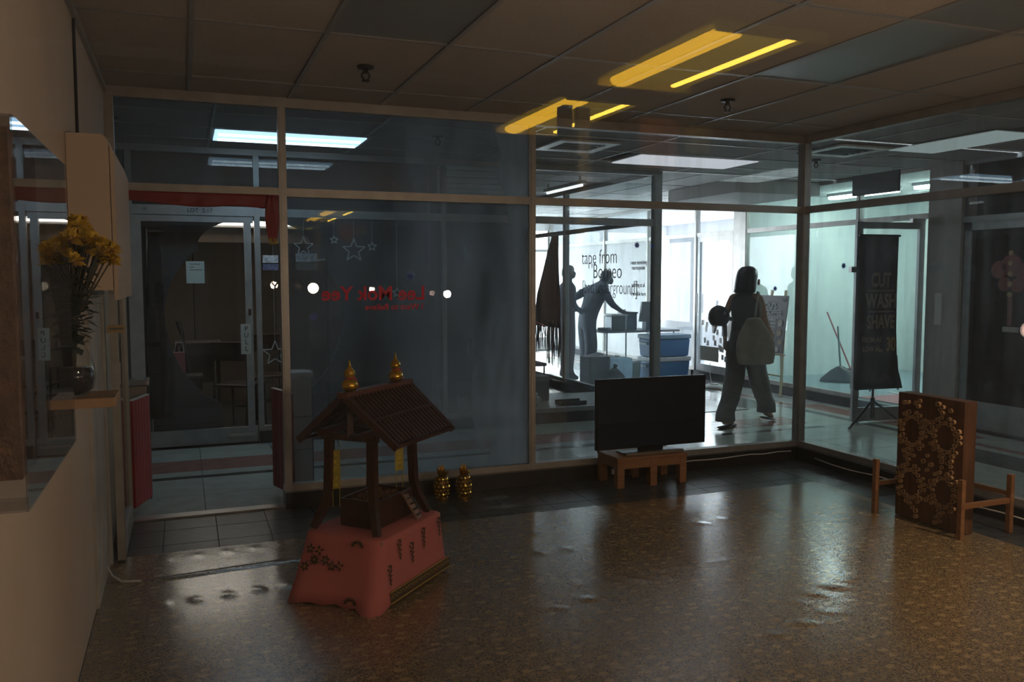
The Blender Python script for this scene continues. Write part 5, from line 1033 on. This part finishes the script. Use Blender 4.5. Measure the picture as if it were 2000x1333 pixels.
for pre, s in (('r', -1), ('l', 1)):
    J[pre+'sh'] = ((bx0, by0+s*.18, 1.40), .055); J[pre+'el'] = ((bx0+.02, by0+s*.21, 1.14), .04); J[pre+'wrist'] = ((bx0+.16, by0+s*.16, 1.05), .028); E_ += [('upper', pre+'sh'), (pre+'sh', pre+'el'), (pre+'el', pre+'wrist')]; hand(J, E_, (bx0+.16, by0+s*.16, 1.05), (bx0+.30, by0+s*.12, 1.07), (0, 0, 1), pre)
    J[pre+'hip'] = ((bx0, by0+s*.09, .86), .10); J[pre+'kn'] = ((bx0+.02, by0+s*.10, .48), .075); J[pre+'an'] = ((bx0, by0+s*.10, .09), .05); J[pre+'toe'] = ((bx0+.15, by0+s*.10, .045), (.042, .033)); J[pre+'heel'] = ((bx0-.05, by0+s*.1, .045), .038)
    E_ += [('pelvis', pre+'hip'), (pre+'hip', pre+'kn'), (pre+'kn', pre+'an'), (pre+'an', pre+'toe'), (pre+'an', pre+'heel')]
skin_body('body', J, E_, CLO, p2)
MB().rings([((bx0+.03, by0, 1.735), (.02, 0, 0), (0, .02, 0)), ((bx0+.025, by0, 1.72), (.065, 0, 0), (0, .065, 0)), ((bx0+.02, by0, 1.67), (.095, 0, 0), (0, .095, 0)), ((bx0+.0, by0, 1.60), (.085, 0, 0), (0, .09, 0)), ((bx0-.01, by0, 1.55), (.05, 0, 0), (0, .07, 0))], 18).build('hair', HAIR, p2, True)
# ---- side corridor: menu board on easel, banner stand, hanging sign, round base on the floor
es = thing('easel', 'pale wooden easel against the barber shop window', 'easel', (7.22, 9.080, 0)); EW = wood('pale easel wood', (.42, .36, .22), (.5, .43, .28), .5)
for y in (8.860, 9.350): MB().bar((7.16, y, .004), (7.30, 9.100+(y-9.100)*.55, 1.38), .022, .03).build('leg', EW, es)
MB().bar((7.40-.02, 9.100, .004), (7.31, 9.100, 1.3), .02, .025).build('back_leg', EW, es); MB().bar((7.165, 8.810, .55), (7.165, 9.410, .55), .05, .02).build('ledge', EW, es); MB().bar((7.178, 8.890, .27), (7.178, 9.320, .27), .018, .018).build('rail', EW, es)
mb = thing('menu_board', 'black coffee menu board resting on the easel', 'sign', (7.19, 9.110, .57))
q0, q1 = (7.15, .565), (7.235, 1.31)       # (x, z) bottom and top of the leaning board
def Mp(y, k): return Vector((q0[0]+(q1[0]-q0[0])*k-.004, y, q0[1]+(q1[1]-q0[1])*k))
mpn = MB().prism([Mp(9.390, 0), Mp(8.830, 0), Mp(8.830, 1), Mp(9.390, 1)], (.012, 0, .0)).build('panel', M('chalkboard black', (.03, .036, .042), .5), mb)
CH = M('chalk white', (.55, .58, .58), .8); vdir = (Mp(9.130, 1)-Mp(9.130, 0)).normalized()
off = Vector((-.006, 0, 0))
for body, y, k, sz in (("YOU'S", 9.200, .82, .12), ('COFFEE', 9.090, .70, .095), ('- - -', 9.080, .60, .06)):
    text('lettering', body, sz, Mp(y, k)+off, (0, -1, 0), vdir, CH, mpn, bold=.003 if sz > .07 else 0)
for y, k, r, c in ((8.930, .53, .048, (.5, .48, .42)), (8.930, .36, .05, (.45, .40, .30)), (9.190, .52, .04, (.55, .55, .55)), (8.900, .20, .045, (.5, .40, .30)), (9.060, .18, .04, (.55, .58, .6)), (8.950, .07, .045, (.6, .6, .6))):
    c0 = Mp(y, k)+off; u = Vector((0, -1, 0)); MB().prism([c0+u*r*math.cos(a*math.pi/6)+vdir*r*math.sin(a*math.pi/6)*(1 if k > .3 else .8) for a in range(12)], (-.001, 0, 0)).build('drawing', M('chalk %.2f' % (y+k), c, .8), mpn)
for k in (.56, .50, .44, .38): MB().prism([Mp(9.130, k)+off, Mp(9.020, k)+off, Mp(9.020, k+.028)+off, Mp(9.130, k+.028)+off], (-.001, 0, 0)).build('price_line', CH, mpn)
for pts in ([(9.290, .42), (9.230, .26), (9.150, .16)], [(9.200, .44), (9.130, .28), (9.030, .20)]):
    MB().tube([Mp(y, k)+off for y, k in pts], [.022, .016, .010], 6, flat=.15).build('drawing', M('terracotta chalk', (.45, .16, .09), .8), mpn)
MB().tube([Mp(8.950, .94)+off, Mp(8.900, .90)+off, Mp(8.870, .95)+off], .004, 5).build('drawing', CH, mpn)
bn = thing('banner_stand', 'tall dark barber banner reading cut wash shave on a tripod stand', 'banner', (6.68, 6.74, 0))
bu = Vector((.51, -.03, 0)).normalized(); bcn = Vector((6.665, 6.76, 0))
V = []; F = []; zs = [1.965, 1.75, 1.4, 1.0, .75, .58, .48, .41]; ws = [.245, .247, .25, .25, .255, .275, .30, .305]; by_ = [0, .004, .008, 0, -.012, -.02, -.03, -.045]
for z, wd_, o_ in zip(zs, ws, by_):
    for i in range(7): u = (i/6-.5)*2; p = bcn+bu*u*wd_+Vector((0, o_+.008*math.sin(i*1.3), 0)); V.append((p.x, p.y, z))
for j in range(len(zs)-1):
    for i in range(6): F.append((j*7+i, j*7+i+1, (j+1)*7+i+1, (j+1)*7+i))
bcl = MB().add(V, F).build('banner_cloth', M('banner print', (.030, .028, .034), .6, noise=.7, nscale=4), bn, True); bcl.modifiers.new('thickness', 'SOLIDIFY').thickness = .003
BT = M('faded tan print', (.23, .18, .13), .6); BT2 = M('faded gold print', (.30, .21, .09), .6)
def btext(body, sz, f, z, m_=BT, bold=.006, sx=.8, al='CENTER'): p = bcn+bu*f+Vector((0, -.026, 0)); text('lettering', body, sz, (p.x, p.y, z), bu, (0, 0, 1), m_, bcl, bold, al, sx)
btext('CUT', .20, .01, 1.515, sx=.62); btext('WASH', .20, .02, 1.30, sx=.66); btext('SHAVE', .19, .02, 1.085, sx=.62)
btext('FROM AS', .075, -.085, .905, bold=.002); btext('LOW AS', .075, -.085, .81, bold=.002); btext('30', .20, .155, .85, BT2, .006, .62); btext('RM', .05, .03, .79, bold=.001)
for z in (1.41, 1.195): p = bcn+bu*.02+Vector((0, -.026, z)); MB().bar(p-bu*.17, p+bu*.17, .001, .012).build('printed_line', BT, bcl)
m = MB()
for k in range(7): p = bcn+bu*(-.10+.04*k)+Vector((0, -.055, .50+.03*math.sin(k*1.9))); m.ball(tuple(p), .03, .003, .035, 8, 6)
m.build('printed_figure', M('faded print', (.05, .045, .045), .7), bcl, kind='stuff')
MB().bar(bcn-bu*.255+Vector((0, 0, 1.975)), bcn+bu*.255+Vector((0, 0, 1.975)), .022, .022).build('top_rail', BLACK, bn); MB().bar(bcn-bu*.30+Vector((0, -.04, .405)), bcn+bu*.30+Vector((0, -.04, .405)), .018, .018).build('bottom_rail', BLACK, bn)
pc = bcn+Vector((0, .03, 0)); MB().tube([pc+Vector((0, 0, .10)), pc+Vector((0, 0, 1.97))], .012, 8).build('pole', BLACK, bn)
MB().tube([pc+Vector((0, 0, .08)), pc+Vector((0, 0, .30))], .022, 10).build('hub', BLACK, bn)
for a in (3.35, 5.45, 1.35):
    e = pc+Vector((.36*math.cos(a), .30*math.sin(a), .012)); lg = MB().tube([pc+Vector((0, 0, .27)), e], .012, 8).build('leg', BLACK, bn); MB().ball(tuple(e), .018, .018, .012, 8, 6).build('rubber_foot', BLACK, lg)
hs = thing('hanging_sign', 'dark square sign hanging from the corridor ceiling over the barber door', 'sign', (6.95, 7.1, 2.5)); MB().box(6.93, 6.955, 6.80, 7.45, 2.44, 2.66).build('board', M('dark sign', (.02, .02, .024), .5), hs)
for y in (6.9, 7.35): MB().tube([(6.942, y, 2.66), (6.942, y, H)], .005, 6).build('hanger', STEEL, hs)
t = thing('round_floor_base', 'low round white base with a thin cord on the corridor floor behind the walker', 'stand', (6.9, 9.95, 0)); MB().lathe((6.9, 9.95, .003), [(.14, 0), (.15, .012), (.145, .035), (.09, .045), (.085, .055)], 22).build('base', WHITEP, t, True); MB().lathe((6.9, 9.95, .057), [(.07, 0), (.06, .01)], 18).build('cap', BLACK, t); MB().tube([(6.86, 9.95, .06), (6.84, 9.97, .2), (6.86, 10.0, .36)], .005, 6).build('cord', WHITEP, t)
# ---- inside the barber shop
zf = .113
t = thing('long_dustpan', 'black long handled dustpan on the barber shop floor', 'dustpan', (8.8, 9.9, zf))
MB().rings([((8.35, 9.10, zf+.003), (.20, -.18, 0), (.06, .06, 0)), ((8.35, 9.10, zf+.05), (.19, -.17, 0), (.055, .055, 0)), ((8.35, 9.10, zf+.16), (.10, -.09, 0), (.04, .04, 0)), ((8.35, 9.10, zf+.22), (.03, -.03, 0), (.03, .03, 0))], 14).build('pan', BLACK, t, True); MB().tube([(8.35, 9.10, zf+.2), (8.32, 9.14, .88)], .012, 8).build('handle', M('grey green handle', (.12, .18, .17), .5), t)
t = thing('broom', 'broom with a red handle leaning behind the dustpan', 'broom', (8.8, 9.9, zf)); MB().tube([(8.62, 9.20, zf+.16), (8.45, 9.50, 1.06)], .011, 8).build('handle', M('red handle', (.35, .08, .08), .5), t); MB().rings([((8.66, 9.16, zf+.003), (.09, -.08, 0), (.03, .03, 0)), ((8.63, 9.19, zf+.17), (.04, -.04, 0), (.02, .02, 0))], 12).build('bristles', M('broom bristles', (.06, .03, .03), .8), t)
t = thing('tube_frame_stool', 'dark steel tube frame stool by the barber shop window', 'stool', (8.3, 8.4, zf))
for y in (8.22, 8.55): MB().tube([(8.02, y, zf), (8.07, y, .55), (8.11, y, .58), (8.40, y, .58), (8.44, y, .55), (8.48, y, zf)], .013, 8).build('leg_frame', M('dark teal tube', (.05, .08, .08), .4, .3), t)
for x in (8.10, 8.42): MB().tube([(x, 8.22, .575), (x, 8.55, .575)], .013, 8).build('cross_tube', MATS['dark teal tube'], t)
t = thing('hanging_clothes', 'dark grey clothes hanging on the barber shop wall past the open door', 'clothes', (8.6, 7.15, 1.0))
cl_c = Vector((8.55, 7.22, 0))
MB().rings([(cl_c+Vector((0, 0, z)), (rx, 0, 0), (0, ry, 0)) for z, rx, ry in ((1.22, .07, .07), (1.16, .10, .17), (1.0, .10, .19), (.85, .09, .15), (.78, .08, .17), (.62, .07, .13), (.52, .06, .14), (.50, .04, .10))], 16).build('garment', M('grey teal garment', (.07, .085, .095), .85, noise=.3, nscale=12), t, True); MB().tube([cl_c+Vector((0, 0, 1.2)), cl_c+Vector((0, 0, 1.34)), cl_c+Vector((.05, -.3, 1.36)), cl_c+Vector((.1, -.56, 1.36))], .008, 6).build('hook', STEEL, t)
t = thing('round_stool_base', 'white round stool base on the barber shop floor', 'stool', (8.9, 7.3, zf)); MB().lathe((8.95, 7.52, zf), [(.20, 0), (.20, .015), (.06, .035), (.03, .05)], 22).build('base', WHITEP, t, True); MB().tube([(8.95, 7.52, zf+.04), (8.95, 7.52, .45)], .025, 10).build('column', STEEL, t); MB().lathe((8.95, 7.52, .45), [(.16, 0), (.18, .03), (.16, .07)], 20).build('seat', WHITEP, t, True)
# red festive ornament on the dark door
t = thing('festive_ornament', 'red and gold festive ornament hanging on the dark glass door', 'ornament', (XB-.03, 5.85, 1.4)); RO = M('dull red ornament', (.12, .018, .018), .6); GO2 = M('dull gold ornament', (.25, .15, .05), .5)
def disc(y, z, r, m_, nm, x=XB-.032): MB().rings([((x, y, z), (0, r, 0), (0, 0, r)), ((x-.008, y, z), (0, r*.85, 0), (0, 0, r*.85))], 14).build(nm, m_, t)
for y, z, r in ((5.98, 1.62, .09), (5.72, 1.60, .09), (5.85, 1.66, .11), (5.92, 1.48, .07), (5.78, 1.47, .07)): disc(y, z, r, RO, 'flower')
for k in range(5): disc(5.85, 1.78-.10*k, .026, GO2, 'bead', XB-.045)
MB().box(XB-.04, XB-.03, 5.83, 5.87, 1.08, 1.40).build('ribbon', RO, t); MB().box(XB-.036, XB-.03, 5.75, 5.92, 1.02, 1.07).build('name_plate', M('pale plate', (.3, .3, .28), .6), t)
